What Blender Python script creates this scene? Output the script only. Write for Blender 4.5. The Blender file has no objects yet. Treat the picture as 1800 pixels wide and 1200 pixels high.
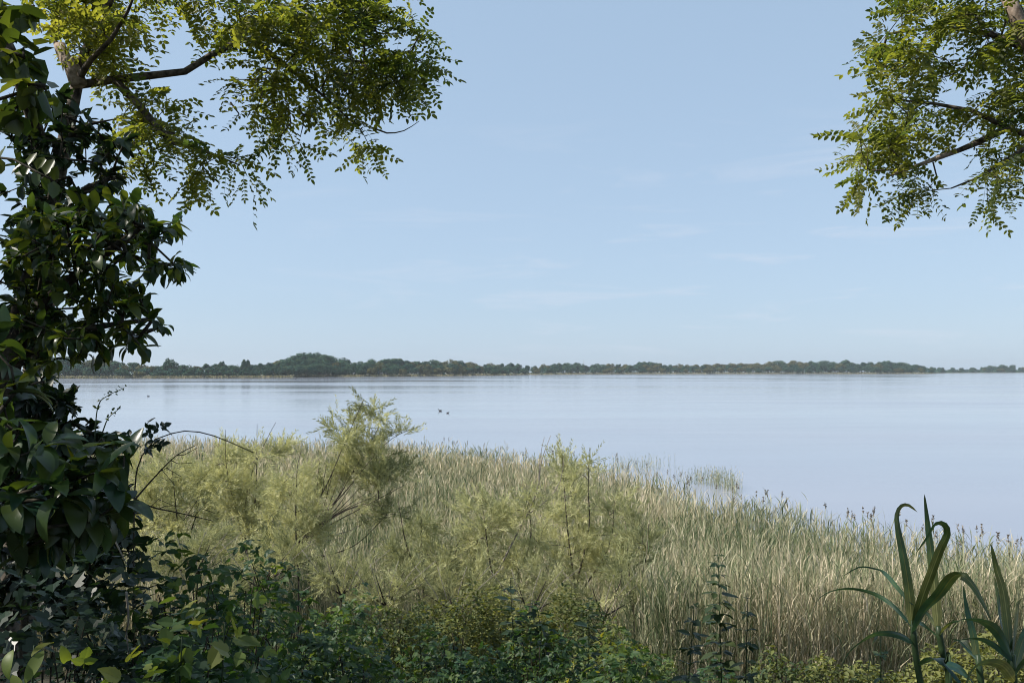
import bpy, math, random
import numpy as np
from mathutils import Vector
R = math.radians
random.seed(7)
rng = np.random.default_rng(11)
scene = bpy.context.scene

# ------------------------------------------------------------------ camera, sky, sun
CAM_Z, F, HOR = 7.0, 1500.0, 650.0            # eye height above the water, focal length and horizon row in photo pixels
cam = bpy.data.cameras.new("camera")
cam.lens = 30.0; cam.sensor_width = 36.0; cam.shift_y = 50.0 / 1800.0
cam.clip_start = 0.05; cam.clip_end = 20000
camo = bpy.data.objects.new("camera", cam)
camo.location = (0, 0, CAM_Z); camo.rotation_euler = (R(90), 0, 0)
scene.collection.objects.link(camo); scene.camera = camo

SUN_AZ, SUN_EL = R(-98), R(46)               # clockwise from +Y (view direction)
world = bpy.data.worlds.new("World"); scene.world = world; world.use_nodes = True
nt = world.node_tree; nt.nodes.clear()
wo = nt.nodes.new("ShaderNodeOutputWorld"); bg = nt.nodes.new("ShaderNodeBackground")
sky = nt.nodes.new("ShaderNodeTexSky"); sky.sky_type = 'NISHITA'; sky.sun_disc = False
sky.sun_elevation = SUN_EL; sky.sun_rotation = SUN_AZ
sky.altitude = 0; sky.air_density = 1.0; sky.dust_density = 0.6; sky.ozone_density = 2.0
bg.inputs[1].default_value = 0.115
# thin cirrus streaks on the sky sphere
tc = nt.nodes.new("ShaderNodeTexCoord")
mp = nt.nodes.new("ShaderNodeMapping"); mp.inputs['Rotation'].default_value = (0, R(7), 0); mp.inputs['Scale'].default_value = (2.2, 2.2, 17)
n1 = nt.nodes.new("ShaderNodeTexNoise"); n1.inputs['Scale'].default_value = 2.3; n1.inputs['Detail'].default_value = 9; n1.inputs['Roughness'].default_value = .62; n1.inputs['Distortion'].default_value = .5
rp = nt.nodes.new("ShaderNodeValToRGB"); rp.color_ramp.elements[0].position = .54; rp.color_ramp.elements[0].color = (0, 0, 0, 1)
rp.color_ramp.elements[1].position = .72; rp.color_ramp.elements[1].color = (.5, .5, .5, 1)
sep = nt.nodes.new("ShaderNodeSeparateXYZ")
band = nt.nodes.new("ShaderNodeValToRGB"); band.color_ramp.elements[0].position = 0.0; band.color_ramp.elements[0].color = (0, 0, 0, 1)
e = band.color_ramp.elements.new(.05); e.color = (1, 1, 1, 1); e = band.color_ramp.elements.new(.13); e.color = (1, 1, 1, 1)
band.color_ramp.elements[-1].position = .30; band.color_ramp.elements[-1].color = (.0, .0, .0, 1)
xr = nt.nodes.new("ShaderNodeMapRange"); xr.inputs[1].default_value = -.35; xr.inputs[2].default_value = .12; xr.inputs[3].default_value = .15
mul2 = nt.nodes.new("ShaderNodeMath"); mul2.operation = 'MULTIPLY'
mul = nt.nodes.new("ShaderNodeMath"); mul.operation = 'MULTIPLY'
hs = nt.nodes.new("ShaderNodeHueSaturation"); hs.inputs['Saturation'].default_value = .6
mx = nt.nodes.new("ShaderNodeMix"); mx.data_type = 'RGBA'
L = nt.links.new
L(tc.outputs['Generated'], mp.inputs[0]); L(mp.outputs[0], n1.inputs['Vector']); L(n1.outputs['Fac'], rp.inputs[0])
L(tc.outputs['Generated'], sep.inputs[0]); L(sep.outputs['Z'], band.inputs[0])
L(rp.outputs[0], mul.inputs[0]); L(band.outputs[0], mul.inputs[1])
tint = nt.nodes.new("ShaderNodeMix"); tint.data_type = 'RGBA'; tint.blend_type = 'MULTIPLY'; tint.inputs[0].default_value = 1
veil = nt.nodes.new("ShaderNodeMix"); veil.data_type = 'RGBA'
tint.inputs[7].default_value = (1.15, 1.15, 1.15, 1)
L(sky.outputs[0], hs.inputs['Color']); L(hs.outputs[0], tint.inputs[6]); L(tint.outputs[2], veil.inputs[6]); veil.inputs[7].default_value = (2.45, 3.55, 4.9, 1)
veil.inputs[0].default_value = .72                # thin high veil that evens out the blue
L(veil.outputs[2], mx.inputs[6]); mx.inputs[7].default_value = (4.7, 5.0, 5.7, 1)
L(sep.outputs['X'], xr.inputs[0]); L(mul.outputs[0], mul2.inputs[0]); L(xr.outputs[0], mul2.inputs[1]); L(mul2.outputs[0], mx.inputs[0]); L(mx.outputs[2], bg.inputs[0]); L(bg.outputs[0], wo.inputs[0])

sun = bpy.data.lights.new("sun", 'SUN'); sun.energy = 4.8; sun.angle = R(0.55); sun.color = (1.0, .94, .84)
suno = bpy.data.objects.new("sun", sun)
sd = Vector((math.sin(SUN_AZ) * math.cos(SUN_EL), math.cos(SUN_AZ) * math.cos(SUN_EL), math.sin(SUN_EL)))
suno.rotation_euler = sd.to_track_quat('Z', 'Y').to_euler(); suno.location = (-30, -20, 40)
scene.collection.objects.link(suno)
scene.view_settings.view_transform = 'Standard'; scene.view_settings.look = 'None'
scene.view_settings.exposure = 0.45; scene.view_settings.gamma = 1.0; scene.view_settings.use_curve_mapping = False
cy = scene.cycles
cy.max_bounces = 6; cy.diffuse_bounces = 3; cy.glossy_bounces = 2; cy.transmission_bounces = 3; cy.volume_bounces = 0
cy.transparent_max_bounces = 4; cy.caustics_reflective = False; cy.caustics_refractive = False
cy.filter_width = 1.05; cy.use_denoising = True
cy.denoiser = 'OPENIMAGEDENOISE'; cy.denoising_input_passes = 'RGB_ALBEDO_NORMAL'; cy.denoising_prefilter = 'ACCURATE'

# ------------------------------------------------------------------ helpers
def P(px, py, d):                             # photo pixel at a depth in metres -> world point
    return np.array([(px - 900) / F * d, d, CAM_Z + (HOR - py) / F * d])

def setp(o, label=None, cat=None, group=None, kind=None):
    if label: o['label'] = label
    if cat: o['category'] = cat
    if group: o['group'] = group
    if kind: o['kind'] = kind
    return o

def empty(name, loc, label, cat, group=None, rz=0):
    o = bpy.data.objects.new(name, None); scene.collection.objects.link(o)
    o.empty_display_size = .2; o.location = tuple(loc); o.rotation_euler = (0, 0, rz)
    return setp(o, label, cat, group)

class MB:                                     # collects polygons with a per-vertex random value
    def __init__(s): s.v = []; s.f = []; s.r = []; s.m = []; s.n = 0
    def add(s, V, faces, rnd=0.5, mat=0):     # V (n,3), faces list of (m,k) arrays
        V = np.asarray(V, float).reshape(-1, 3)
        s.v.append(V)
        s.r.append(np.broadcast_to(np.asarray(rnd, float), (len(V),)).copy())
        for fa in faces:
            fa = np.asarray(fa, int)
            s.f.append(fa + s.n); s.m.append(np.full(len(fa), mat))
        s.n += len(V)
    def build(s, name, mats, parent=None, origin=None, smooth=False):
        me = bpy.data.meshes.new(name)
        V = np.concatenate(s.v) if s.v else np.zeros((0, 3))
        if origin is not None: V = V - np.asarray(origin, float)
        elif parent is not None: V = V - np.array(parent.location)
        loops = np.concatenate([f.ravel() for f in s.f]) if s.f else np.zeros(0, int)
        sizes = np.concatenate([np.full(len(f), f.shape[1]) for f in s.f]) if s.f else np.zeros(0, int)
        me.vertices.add(len(V)); me.vertices.foreach_set('co', V.astype(np.float32).ravel())
        me.loops.add(len(loops)); me.loops.foreach_set('vertex_index', loops.astype(np.int32))
        me.polygons.add(len(sizes))
        st = np.concatenate([[0], np.cumsum(sizes)[:-1]])
        me.polygons.foreach_set('loop_start', st.astype(np.int32)); me.polygons.foreach_set('loop_total', sizes.astype(np.int32))
        me.polygons.foreach_set('material_index', np.concatenate(s.m).astype(np.int32))
        if smooth: me.polygons.foreach_set('use_smooth', np.ones(len(sizes), bool))
        me.update(calc_edges=True)
        a = me.attributes.new('rnd', 'FLOAT', 'POINT'); a.data.foreach_set('value', np.concatenate(s.r).astype(np.float32))
        for m in (mats if isinstance(mats, (list, tuple)) else [mats]): me.materials.append(m)
        o = bpy.data.objects.new(name, me); scene.collection.objects.link(o)
        if parent is not None: o.parent = parent
        elif origin is not None: o.location = tuple(origin)
        return o

def norm(a): return a / np.maximum(np.linalg.norm(a, axis=-1, keepdims=True), 1e-9)

def place(mb, temps, O, D, N, S, rnd=None, mat=0):   # instances of leaf templates merged into one mesh
    O = np.asarray(O, float); n = len(O)
    if n == 0: return
    D = norm(np.asarray(D, float)); N = np.asarray(N, float)
    N = N - (N * D).sum(1, keepdims=True) * D; bad = np.linalg.norm(N, axis=1) < 1e-3
    N[bad] = np.cross(D[bad], [1, .3, .2]); N = norm(N); Y = np.cross(N, D)
    S = np.broadcast_to(np.asarray(S, float), (n,))
    if rnd is None: rnd = rng.random(n)
    pick = rng.integers(0, len(temps), n)
    for k, (TV, TF) in enumerate(temps):
        I = np.nonzero(pick == k)[0]
        if len(I) == 0: continue
        V = O[I, None] + S[I, None, None] * (TV[None, :, 0:1] * D[I, None] + TV[None, :, 1:2] * Y[I, None] + TV[None, :, 2:3] * N[I, None])
        off = (np.arange(len(I)) * len(TV))[:, None, None]
        mb.add(V.reshape(-1, 3), [(np.asarray(f)[None] + off).reshape(-1, np.asarray(f).shape[1]) for f in TF], np.repeat(rnd[I], len(TV)), mat)

def tube(mb, pts, rad, sides=5, rnd=.5, mat=0):
    pts = np.asarray(pts, float); n = len(pts)
    if n < 2: return
    rad = np.broadcast_to(np.asarray(rad, float), (n,))
    t = norm(np.gradient(pts, axis=0)); ref = np.array([.31, .17, .93]) if abs(t[:, 2]).mean() < .8 else np.array([.93, .31, .17])
    u = norm(np.cross(t, ref)); w = np.cross(t, u)
    a = np.arange(sides) * 2 * math.pi / sides
    V = pts[:, None] + rad[:, None, None] * (np.cos(a)[None, :, None] * u[:, None] + np.sin(a)[None, :, None] * w[:, None])
    i = np.arange(n - 1)[:, None] * sides; j = np.arange(sides)[None]; j2 = (j + 1) % sides
    q = np.stack([i + j, i + j2, i + sides + j2, i + sides + j], -1).reshape(-1, 4)
    mb.add(V.reshape(-1, 3), [q, [list(range(sides))[::-1]], [[(n - 1) * sides + k for k in range(sides)]]], rnd, mat)

def smooth_poly(pts, step):
    pts = np.asarray(pts, float)
    if len(pts) < 3:
        n = max(2, int(np.linalg.norm(pts[1] - pts[0]) / step) + 1); t = np.linspace(0, 1, n)[:, None]
        return pts[0] * (1 - t) + pts[1] * t
    ext = np.vstack([2 * pts[0] - pts[1], pts, 2 * pts[-1] - pts[-2]]); out = []
    for i in range(1, len(ext) - 2):
        p0, p1, p2, p3 = ext[i - 1:i + 3]; n = max(1, int(np.linalg.norm(p2 - p1) / step))
        for t in np.arange(n) / n:
            out.append(.5 * (2 * p1 + (p2 - p0) * t + (2 * p0 - 5 * p1 + 4 * p2 - p3) * t * t + (3 * p1 - p0 - 3 * p2 + p3) * t ** 3))
    out.append(ext[-2]); return np.array(out)

def grow(limbs, targets, step=.15, rtip=.003, expo=.45, wob=.25, grav=0.0):
    """limbs: list of polylines (first starts the plant; others join the nearest node). Returns chains (pts,radii) and leaf anchors."""
    pos, par, chains = [], [], []
    def add_chain(path, parent):
        ids = [parent] if parent >= 0 else []
        for p in path:
            pos.append(p); par.append(parent); parent = len(pos) - 1; ids.append(parent)
        chains.append(ids)
    for k, l in enumerate(limbs):
        pts = smooth_poly(l, step)
        if k == 0: add_chain(pts, -1)
        else:
            A = np.array(pos); j = int(np.argmin(((A - pts[0]) ** 2).sum(1))); add_chain(pts, j)
    nl = len(chains)
    T = np.asarray(targets); A = np.array(pos)
    d0 = np.array([np.min(((A - t) ** 2).sum(1)) for t in T]); T = T[np.argsort(d0)]
    cap = len(pos) + len(T) * 60; buf = np.zeros((cap, 3)); buf[:len(pos)] = A; cnt = len(pos)
    for t in T:
        j = int(np.argmin(((buf[:cnt] - t) ** 2).sum(1))); p = buf[j].copy(); dist = np.linalg.norm(t - p)
        if dist < step * .4: continue
        dcur = norm(p - (pos[par[j]] if par[j] >= 0 else p - np.array([0, 0, 1.])))
        n = int(min(50, max(1, round(dist / step)))); path = []
        for s in range(n):
            w = (s + 1) / n
            to = norm(t - p); dcur = norm(dcur * (1 - .35 - .5 * w) + to * (.45 + .6 * w) + rng.normal(0, wob, 3) * (1 - w) + np.array([0, 0, grav]))
            rem = np.linalg.norm(t - p); p = p + dcur * (rem / (n - s)) if s < n - 1 else t
            path.append(p)
        add_chain(path, j)
        for q in path: buf[cnt] = q; cnt += 1
    pos = np.array(pos); par = np.array(par); wgt = np.zeros(len(pos))
    for c in chains[nl:]: wgt[c[-1]] += 1
    for i in range(len(pos) - 1, -1, -1):
        wgt[i] = max(wgt[i], .6)
        if par[i] >= 0: wgt[par[i]] += wgt[i] if wgt[i] >= 1 else 0
    rad = rtip * np.maximum(wgt, 1) ** expo
    out = [(pos[c], np.minimum(rad[c], rad[c[1]] if len(c) > 1 else 9)) for c in chains]
    anch, adir = [], []
    for c in chains[nl:]:
        k0 = max(1, len(c) - 4)
        for i in range(k0, len(c)): anch.append(pos[c[i]]); adir.append(pos[c[i]] - pos[c[i - 1]])
    tips = np.array([pos[c[-1]] for c in chains[nl:]]); tdir = np.array([pos[c[-1]] - pos[c[-2]] if len(c) > 1 else [0, 0, 1] for c in chains[nl:]])
    return out, np.array(anch), norm(np.array(adir)), tips, norm(tdir)

def blobs(bl, depth, density, dsp=.5, dfun=None):   # points in ellipsoids traced by px,py,rx,ry; density = points per 1000 px2
    out = []
    for b in bl:
        x, y, rx, ry = b[:4]; d0 = depth if len(b) < 5 else b[4]
        n = int(math.pi * rx * ry / 1000 * density + rng.random())
        if n == 0: continue
        v = norm(rng.normal(size=(n, 3))) * rng.random((n, 1)) ** (1 / 2.4)
        dd = d0 + v[:, 1] * max(dsp, .6 * rx / F * d0)
        if dfun: dd = dd + dfun(x + v[:, 0] * rx)
        px, py = x + v[:, 0] * rx, y + v[:, 2] * ry
        out.append(np.stack([(px - 900) / F * dd, dd, CAM_Z + (HOR - py) / F * dd], 1))
    return np.concatenate(out)

# ------------------------------------------------------------------ materials
def mat_new(name):
    m = bpy.data.materials.new(name); m.use_nodes = True; n = m.node_tree.nodes; n.clear(); return m, n, m.node_tree.links.new
def ramp(n, stops):
    r = n.new("ShaderNodeValToRGB"); el = r.color_ramp.elements
    el[0].position, el[0].color = stops[0][0], (*stops[0][1], 1); el[1].position, el[1].color = stops[-1][0], (*stops[-1][1], 1)
    for p, c in stops[1:-1]: x = el.new(p); x.color = (*c, 1)
    return r
def leaf_mat(name, cols, trans, tmix=.4, rough=.45, spec=.4, nscale=0):
    m, n, l = mat_new(name)
    at = n.new("ShaderNodeAttribute"); at.attribute_name = 'rnd'
    k = len(cols); r = ramp(n, [(i / (k - 1), c) for i, c in enumerate(cols)]); l(at.outputs['Fac'], r.inputs[0])
    pb = n.new("ShaderNodeBsdfPrincipled"); pb.inputs['Roughness'].default_value = rough; pb.inputs['Specular IOR Level'].default_value = spec
    tr = n.new("ShaderNodeBsdfTranslucent"); mix = n.new("ShaderNodeMixShader"); mix.inputs[0].default_value = tmix
    tm = n.new("ShaderNodeMix"); tm.data_type = 'RGBA'; tm.blend_type = 'MULTIPLY'; tm.inputs[0].default_value = 1; tm.inputs[7].default_value = (*trans, 1)
    src = r.outputs[0]
    if nscale:
        g = n.new("ShaderNodeNewGeometry"); nz = n.new("ShaderNodeTexNoise"); nz.inputs['Scale'].default_value = nscale; nz.inputs['Detail'].default_value = 2
        l(g.outputs['Position'], nz.inputs['Vector']); mr = n.new("ShaderNodeMapRange"); mr.inputs[1].default_value = .3; mr.inputs[2].default_value = .7; mr.inputs[3].default_value = .7; mr.inputs[4].default_value = 1.3
        l(nz.outputs['Fac'], mr.inputs[0]); vm = n.new("ShaderNodeVectorMath"); vm.operation = 'SCALE'; l(src, vm.inputs[0]); l(mr.outputs[0], vm.inputs['Scale']); src = vm.outputs[0]
    l(src, pb.inputs['Base Color']); l(src, tm.inputs[6]); l(tm.outputs[2], tr.inputs[0])
    o = n.new("ShaderNodeOutputMaterial"); l(pb.outputs[0], mix.inputs[1]); l(tr.outputs[0], mix.inputs[2]); l(mix.outputs[0], o.inputs[0])
    return m
def bark_mat(name, c1, c2, scale=18, bump=.4):
    m, n, l = mat_new(name)
    t = n.new("ShaderNodeNewGeometry"); nz = n.new("ShaderNodeTexNoise"); nz.inputs['Scale'].default_value = scale; nz.inputs['Detail'].default_value = 6
    l(t.outputs['Position'], nz.inputs['Vector']); r = ramp(n, [(.35, c1), (.65, c2)]); l(nz.outputs['Fac'], r.inputs[0])
    pb = n.new("ShaderNodeBsdfPrincipled"); pb.inputs['Roughness'].default_value = .9; pb.inputs['Specular IOR Level'].default_value = .2
    l(r.outputs[0], pb.inputs['Base Color']); b = n.new("ShaderNodeBump"); b.inputs['Strength'].default_value = bump; b.inputs['Distance'].default_value = .01
    l(nz.outputs['Fac'], b.inputs['Height']); l(b.outputs[0], pb.inputs['Normal']); o = n.new("ShaderNodeOutputMaterial"); l(pb.outputs[0], o.inputs[0])
    return m

M_LOCUST = leaf_mat('locust_leaf', [(.03, .048, .018), (.068, .082, .02), (.13, .13, .026), (.20, .19, .045)], (3.5, 3.6, 1.5), .42, .5, .35)
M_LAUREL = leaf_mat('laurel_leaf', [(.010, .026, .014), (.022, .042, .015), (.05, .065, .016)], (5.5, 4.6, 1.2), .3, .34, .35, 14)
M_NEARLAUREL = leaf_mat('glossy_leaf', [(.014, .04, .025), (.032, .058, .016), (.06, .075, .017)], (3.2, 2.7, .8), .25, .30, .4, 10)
M_IVYSHADE = leaf_mat('ivy_and_shade_leaf', [(.008, .02, .012), (.014, .032, .014), (.026, .042, .014)], (2.4, 2.2, .8), .2, .4, .4)  # ivy colour, reused on the lower-left bushes to stand in for shade
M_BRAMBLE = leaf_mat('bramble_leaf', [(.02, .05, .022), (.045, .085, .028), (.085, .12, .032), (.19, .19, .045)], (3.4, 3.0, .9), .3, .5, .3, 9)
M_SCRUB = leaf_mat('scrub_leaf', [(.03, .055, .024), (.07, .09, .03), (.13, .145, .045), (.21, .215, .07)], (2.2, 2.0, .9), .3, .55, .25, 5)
M_TAM = leaf_mat('tamarisk_leaf', [(.11, .13, .065), (.28, .29, .155), (.50, .49, .275), (.70, .67, .42)], (1.3, 1.28, .85), .35, .8, .1)
M_REED = leaf_mat('reed_blade', [(.06, .10, .045), (.15, .19, .09), (.34, .345, .22), (.55, .48, .33), (.70, .60, .45)], (1.1, 1.05, .8), .25, .65, .2)
M_PLUME = leaf_mat('reed_plume', [(.14, .12, .11), (.4, .35, .30)], (1, 1, .9), .3, .8, .1)
M_CANE = leaf_mat('cane_leaf', [(.018, .055, .05), (.03, .065, .03), (.08, .09, .03), (.2, .2, .09), (.24, .17, .09)], (2.4, 2.2, .9), .3, .42, .35, 14)
M_WEED = leaf_mat('weed_leaf', [(.014, .034, .02), (.028, .05, .022), (.05, .068, .022)], (2.4, 2.2, .8), .28, .5, .3)
M_FAROLIVE = leaf_mat('far_olive_leaf', [(.04, .055, .03), (.075, .085, .038), (.12, .12, .05), (.17, .155, .07)], (1.5, 1.5, 1), .15, .8, .1)
M_FARTREE = leaf_mat('far_tree_leaf', [(.008, .038, .034), (.016, .06, .046), (.036, .09, .056), (.09, .13, .07)], (1.5, 1.5, 1), .15, .8, .1)
M_BARK = bark_mat('locust_bark', (.035, .028, .022), (.17, .14, .115), 30)
M_BARKPALE = bark_mat('pale_bark', (.16, .12, .09), (.42, .33, .27), 30)
M_TWIG = bark_mat('twig_bark', (.02, .018, .014), (.06, .05, .035), 40)
M_STEM = bark_mat('tamarisk_bark', (.025, .02, .018), (.08, .066, .056), 40)
M_DEAD = bark_mat('dead_wood', (.16, .14, .12), (.34, .30, .26), 40)

# ------------------------------------------------------------------ leaf templates
def leaflet(L=1, W=.5, fold=.15, ox=0, oy=0, ang=0, droop=0.0, b=.25, t=.72):
    v = np.array([[0, 0, 0], [b * L, W / 2, fold * W], [t * L, W * .42, fold * W - droop * L * .5], [L, 0, -droop * L], [b * L, -W / 2, fold * W], [t * L, -W * .42, fold * W - droop * L * .5]])
    c, s = math.cos(ang), math.sin(ang); x, y = v[:, 0].copy(), v[:, 1].copy()
    v[:, 0] = x * c - y * s + ox; v[:, 1] = x * s + y * c + oy
    return v, np.array([[0, 3, 2, 1], [0, 4, 5, 3]])
def join(parts):
    V, Q, n = [], {}, 0
    for v, fs in parts:
        for f in (fs if isinstance(fs, list) else [fs]):
            f = np.asarray(f); Q.setdefault(f.shape[1], []).append(f + n)
        V.append(v); n += len(v)
    return np.concatenate(V), [np.concatenate(q) for q in Q.values()]
def locust_leaf(pairs, curve, seed):
    r = np.random.default_rng(seed); parts = []
    Lr = 1.0
    xs = np.linspace(.16, .96, pairs)
    zc = lambda x: -curve * x * x
    rv = np.array([[0, .006, 0], [0, -.006, 0], [.5, -.005, zc(.5)], [.5, .005, zc(.5)], [1, .003, zc(1)], [1, -.003, zc(1)]]); parts.append((rv, np.array([[0, 1, 2, 3], [3, 2, 5, 4]])))
    for x in xs:
        for s in (-1, 1):
            l = .21 * (1 - .25 * abs(x - .5)) * r.uniform(.8, 1.1)
            v, f = leaflet(l, l * .52, .15, 0, 0, 0, .1)
            tw = r.uniform(-.5, .5); y, z = v[:, 1].copy(), v[:, 2].copy(); v[:, 1] = y * math.cos(tw) - z * math.sin(tw); v[:, 2] = y * math.sin(tw) + z * math.cos(tw)
            dz = r.uniform(-.6, .15); X, Z = v[:, 0].copy(), v[:, 2].copy(); v[:, 0] = X * math.cos(dz) - Z * math.sin(dz); v[:, 2] = X * math.sin(dz) + Z * math.cos(dz)
            a = s * r.uniform(1.1, 1.45); X, Y = v[:, 0].copy(), v[:, 1].copy(); v[:, 0] = X * math.cos(a) - Y * math.sin(a) + x; v[:, 1] = X * math.sin(a) + Y * math.cos(a)
            v[:, 2] += zc(x); parts.append((v, f))
    v, f = leaflet(.2, .11, .15, 1, 0, 0, .2); v[:, 2] += zc(1); parts.append((v, f))
    return join(parts)
T_LOCUST = [locust_leaf(p, c, i) for i, (p, c) in enumerate([(7, .25), (8, .5), (6, .1), (7, .7), (5, .35)])]
def long_leaf(arch, W=.36, fold=.22, wave=.0, segs=6, seed=0):
    t = np.linspace(0, 1, segs + 1); prof = np.sin(np.pi * np.clip(t, 0, 1) ** .85) ** .75 * W / 2; prof[0] = .012; prof[-1] = 0.0
    ang = arch * t; x = np.concatenate([[0], np.cumsum(np.cos(ang[:-1]) / segs)]); z = np.concatenate([[0], np.cumsum(-np.sin(ang[:-1]) / segs)])
    mid = np.stack([x, 0 * t, z], 1); up = np.stack([np.sin(ang), 0 * t, np.cos(ang)], 1)
    wv = wave * np.sin(t * 9 + seed)
    l = mid + up * (fold * prof + wv * W)[:, None] + np.array([0, 1, 0]) * prof[:, None]; r = mid + up * (fold * prof - wv * W)[:, None] - np.array([0, 1, 0]) * prof[:, None]
    V = np.concatenate([mid, l, r]); n = segs + 1; q = []
    for i in range(segs): q += [[i, i + 1, n + i + 1, n + i], [i, 2 * n + i, 2 * n + i + 1, i + 1]]
    return V, [np.array(q)]
T_LONG = [long_leaf(a, w, .3, wv, 5, s) for s, (a, w, wv) in enumerate([(.7, .36, .02), (1.2, .4, .03), (.2, .38, 0), (1.6, .36, .04), (.9, .44, .0)])]
T_LONGHI = [long_leaf(a, w, .28, wv, 9, s) for s, (a, w, wv) in enumerate([(.8, .34, .02), (1.3, .36, .03), (.4, .40, .01), (1.7, .33, .03), (1.0, .42, .0)])]
def jag_half(pts, s):                          # polygon half from the midrib to a toothed edge
    v = np.array([[0, 0, 0]] + [[x, s * y, .12 * y] for x, y in pts] + [[1, 0, -.06]]); idx = list(range(len(v)))
    return v, [np.array([idx if s < 0 else idx[::-1]])]
OV = [(.06, .2), (.2, .33), (.24, .29), (.42, .36), (.46, .31), (.62, .27), (.66, .22), (.84, .12)]
IV = [(-.12, .2), (-.05, .42), (.22, .5), (.28, .28), (.55, .36), (.66, .16)]
VN = [(-.1, .18), (.0, .42), (.14, .50), (.2, .40), (.34, .52), (.5, .46), (.52, .30), (.72, .26), (.8, .12)]
def rotz(v, a, ox=0, oy=0, s=1.0, tilt=0):
    v = v.copy() * s
    if tilt: X, Z = v[:, 0].copy(), v[:, 2].copy(); v[:, 0] = X * math.cos(tilt) - Z * math.sin(tilt); v[:, 2] = X * math.sin(tilt) + Z * math.cos(tilt)
    X, Y = v[:, 0].copy(), v[:, 1].copy(); v[:, 0] = X * math.cos(a) - Y * math.sin(a) + ox; v[:, 1] = X * math.sin(a) + Y * math.cos(a) + oy; return v
def full(pts): return join([jag_half(pts, 1), jag_half(pts, -1)])
def trifol(seed):
    r = np.random.default_rng(seed); V, Fc = full(OV); ps = []
    for a, s in ((0, 1), (1.25, .8), (-1.25, .8)): ps.append((rotz(V, a + r.uniform(-.15, .15), .35 if a == 0 else .2, 0, s * .62, r.uniform(-.5, .1)), Fc))
    ps.append((np.array([[0, .008, 0], [0, -.008, 0], [.36, -.006, 0], [.36, .006, 0]]), [np.array([[0, 1, 2, 3]])]))
    return join(ps)
T_TRI = [trifol(i) for i in range(4)]
T_IVY = [full(IV)]; T_VINE = [full(VN)]
T_OVAL = [(lambda a: (a[0], [a[1]]))(leaflet(1, w, f, droop=d)) for w, f, d in ((.5, .2, .1), (.55, .1, .25), (.45, .3, 0))]
T_ROUND = [(lambda a: (a[0], [a[1]]))(leaflet(1, .62, f, droop=d, b=.3, t=.75)) for f, d in ((.15, .05), (.1, .2))]
def spray(seed, n=30, L=1.0, w=.0145):           # feathery plume of hair-thin leaflets on a bent twig
    r = np.random.default_rng(seed); parts = []; bend = r.uniform(-.25, .25); bz = r.uniform(-.35, .1)
    c = lambda t: np.array([t, bend * t * t, bz * t * t])
    for i in range(n):
        t = r.uniform(.05, 1); l = r.uniform(.16, .34) * (1.15 - t * .6); a = r.uniform(-1, 1) ; b = r.uniform(0, 2 * math.pi)
        d = norm(np.array([1.0, .6 * math.cos(b), .6 * math.sin(b)])); p = c(t); s = norm(np.cross(d, r.normal(size=3))) * w
        q = p + d * l + np.array([0, 0, -.04 * l]); m = (p + q) / 2
        parts.append((np.array([p, m + s, q, m - s]), [np.array([[0, 1, 2, 3]])]))
    k = 4; ts = np.linspace(0, 1, k); V = []
    for t in ts: V += [c(t) + [0, .008 * (1.1 - t), 0], c(t) - [0, .008 * (1.1 - t), 0]]
    parts.append((np.array(V), [np.array([[2 * i, 2 * i + 1, 2 * i + 3, 2 * i + 2] for i in range(k - 1)])]))
    return join(parts)
T_SPRAY = [spray(i) for i in range(6)]

# ------------------------------------------------------------------ ground, lake, far shore (structure)
SH = [(-400, 72), (0, 66), (250, 60), (700, 55), (900, 49), (1000, 45), (1100, 41), (1250, 32), (1400, 28.7), (1560, 25), (1800, 22), (2300, 17)]
SHX, SHD = np.array([s[0] for s in SH], float), np.array([s[1] for s in SH], float)
def shore_depth(x, y):                          # depth of the near reed edge along the ray through (x, y)
    px = 900 + F * np.asarray(x, float) / np.maximum(np.asarray(y, float), .5)
    return np.interp(px, SHX, SHD)
def ground(x, y):
    x = np.asarray(x, float); y = np.asarray(y, float)
    h = np.interp(y, [-30, 0, 3, 6, 9, 12, 15, 18, 24, 40], [6.2, 5.35, 4.85, 4.0, 3.0, 1.95, .9, .3, .12, .06])
    h = h + np.clip(-x - 2, 0, 6) * .08 * np.clip((12 - y) / 12, 0, 1)
    h = h + (.10 * np.sin(x * 1.3 + y * .7) + .07 * np.sin(x * 2.9 - y * 1.9 + 1)) * np.clip((20 - y) / 16, .15, 1)
    over = np.where(y > 8, y - shore_depth(x, y), -5)
    return h - np.clip(over, 0, 14) * .12
def soil():
    m, n, l = mat_new('soil'); g = n.new("ShaderNodeNewGeometry"); nz = n.new("ShaderNodeTexNoise"); nz.inputs['Scale'].default_value = 3; nz.inputs['Detail'].default_value = 8
    l(g.outputs['Position'], nz.inputs['Vector']); r = ramp(n, [(.35, (.02, .018, .012)), (.6, (.05, .045, .028)), (.8, (.09, .08, .05))]); l(nz.outputs['Fac'], r.inputs[0])
    pb = n.new("ShaderNodeBsdfPrincipled"); pb.inputs['Roughness'].default_value = 1; l(r.outputs[0], pb.inputs['Base Color'])
    b = n.new("ShaderNodeBump"); b.inputs['Distance'].default_value = .05; l(nz.outputs['Fac'], b.inputs['Height']); l(b.outputs[0], pb.inputs['Normal'])
    o = n.new("ShaderNodeOutputMaterial"); l(pb.outputs[0], o.inputs[0]); return m
M_SOIL = soil()
gx = np.concatenate([np.linspace(-3400, -80, 10), np.linspace(-60, 60, 161), np.linspace(80, 3400, 10)])
gy = np.concatenate([[-300, -100, -40], np.linspace(-20, 90, 181), [120, 250, 600]])
X, Y = np.meshgrid(gx, gy); Z = ground(X, Y)
nx, ny = len(gx), len(gy); i, j = np.meshgrid(np.arange(nx - 1), np.arange(ny - 1)); b0 = (j * nx + i).ravel()
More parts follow.
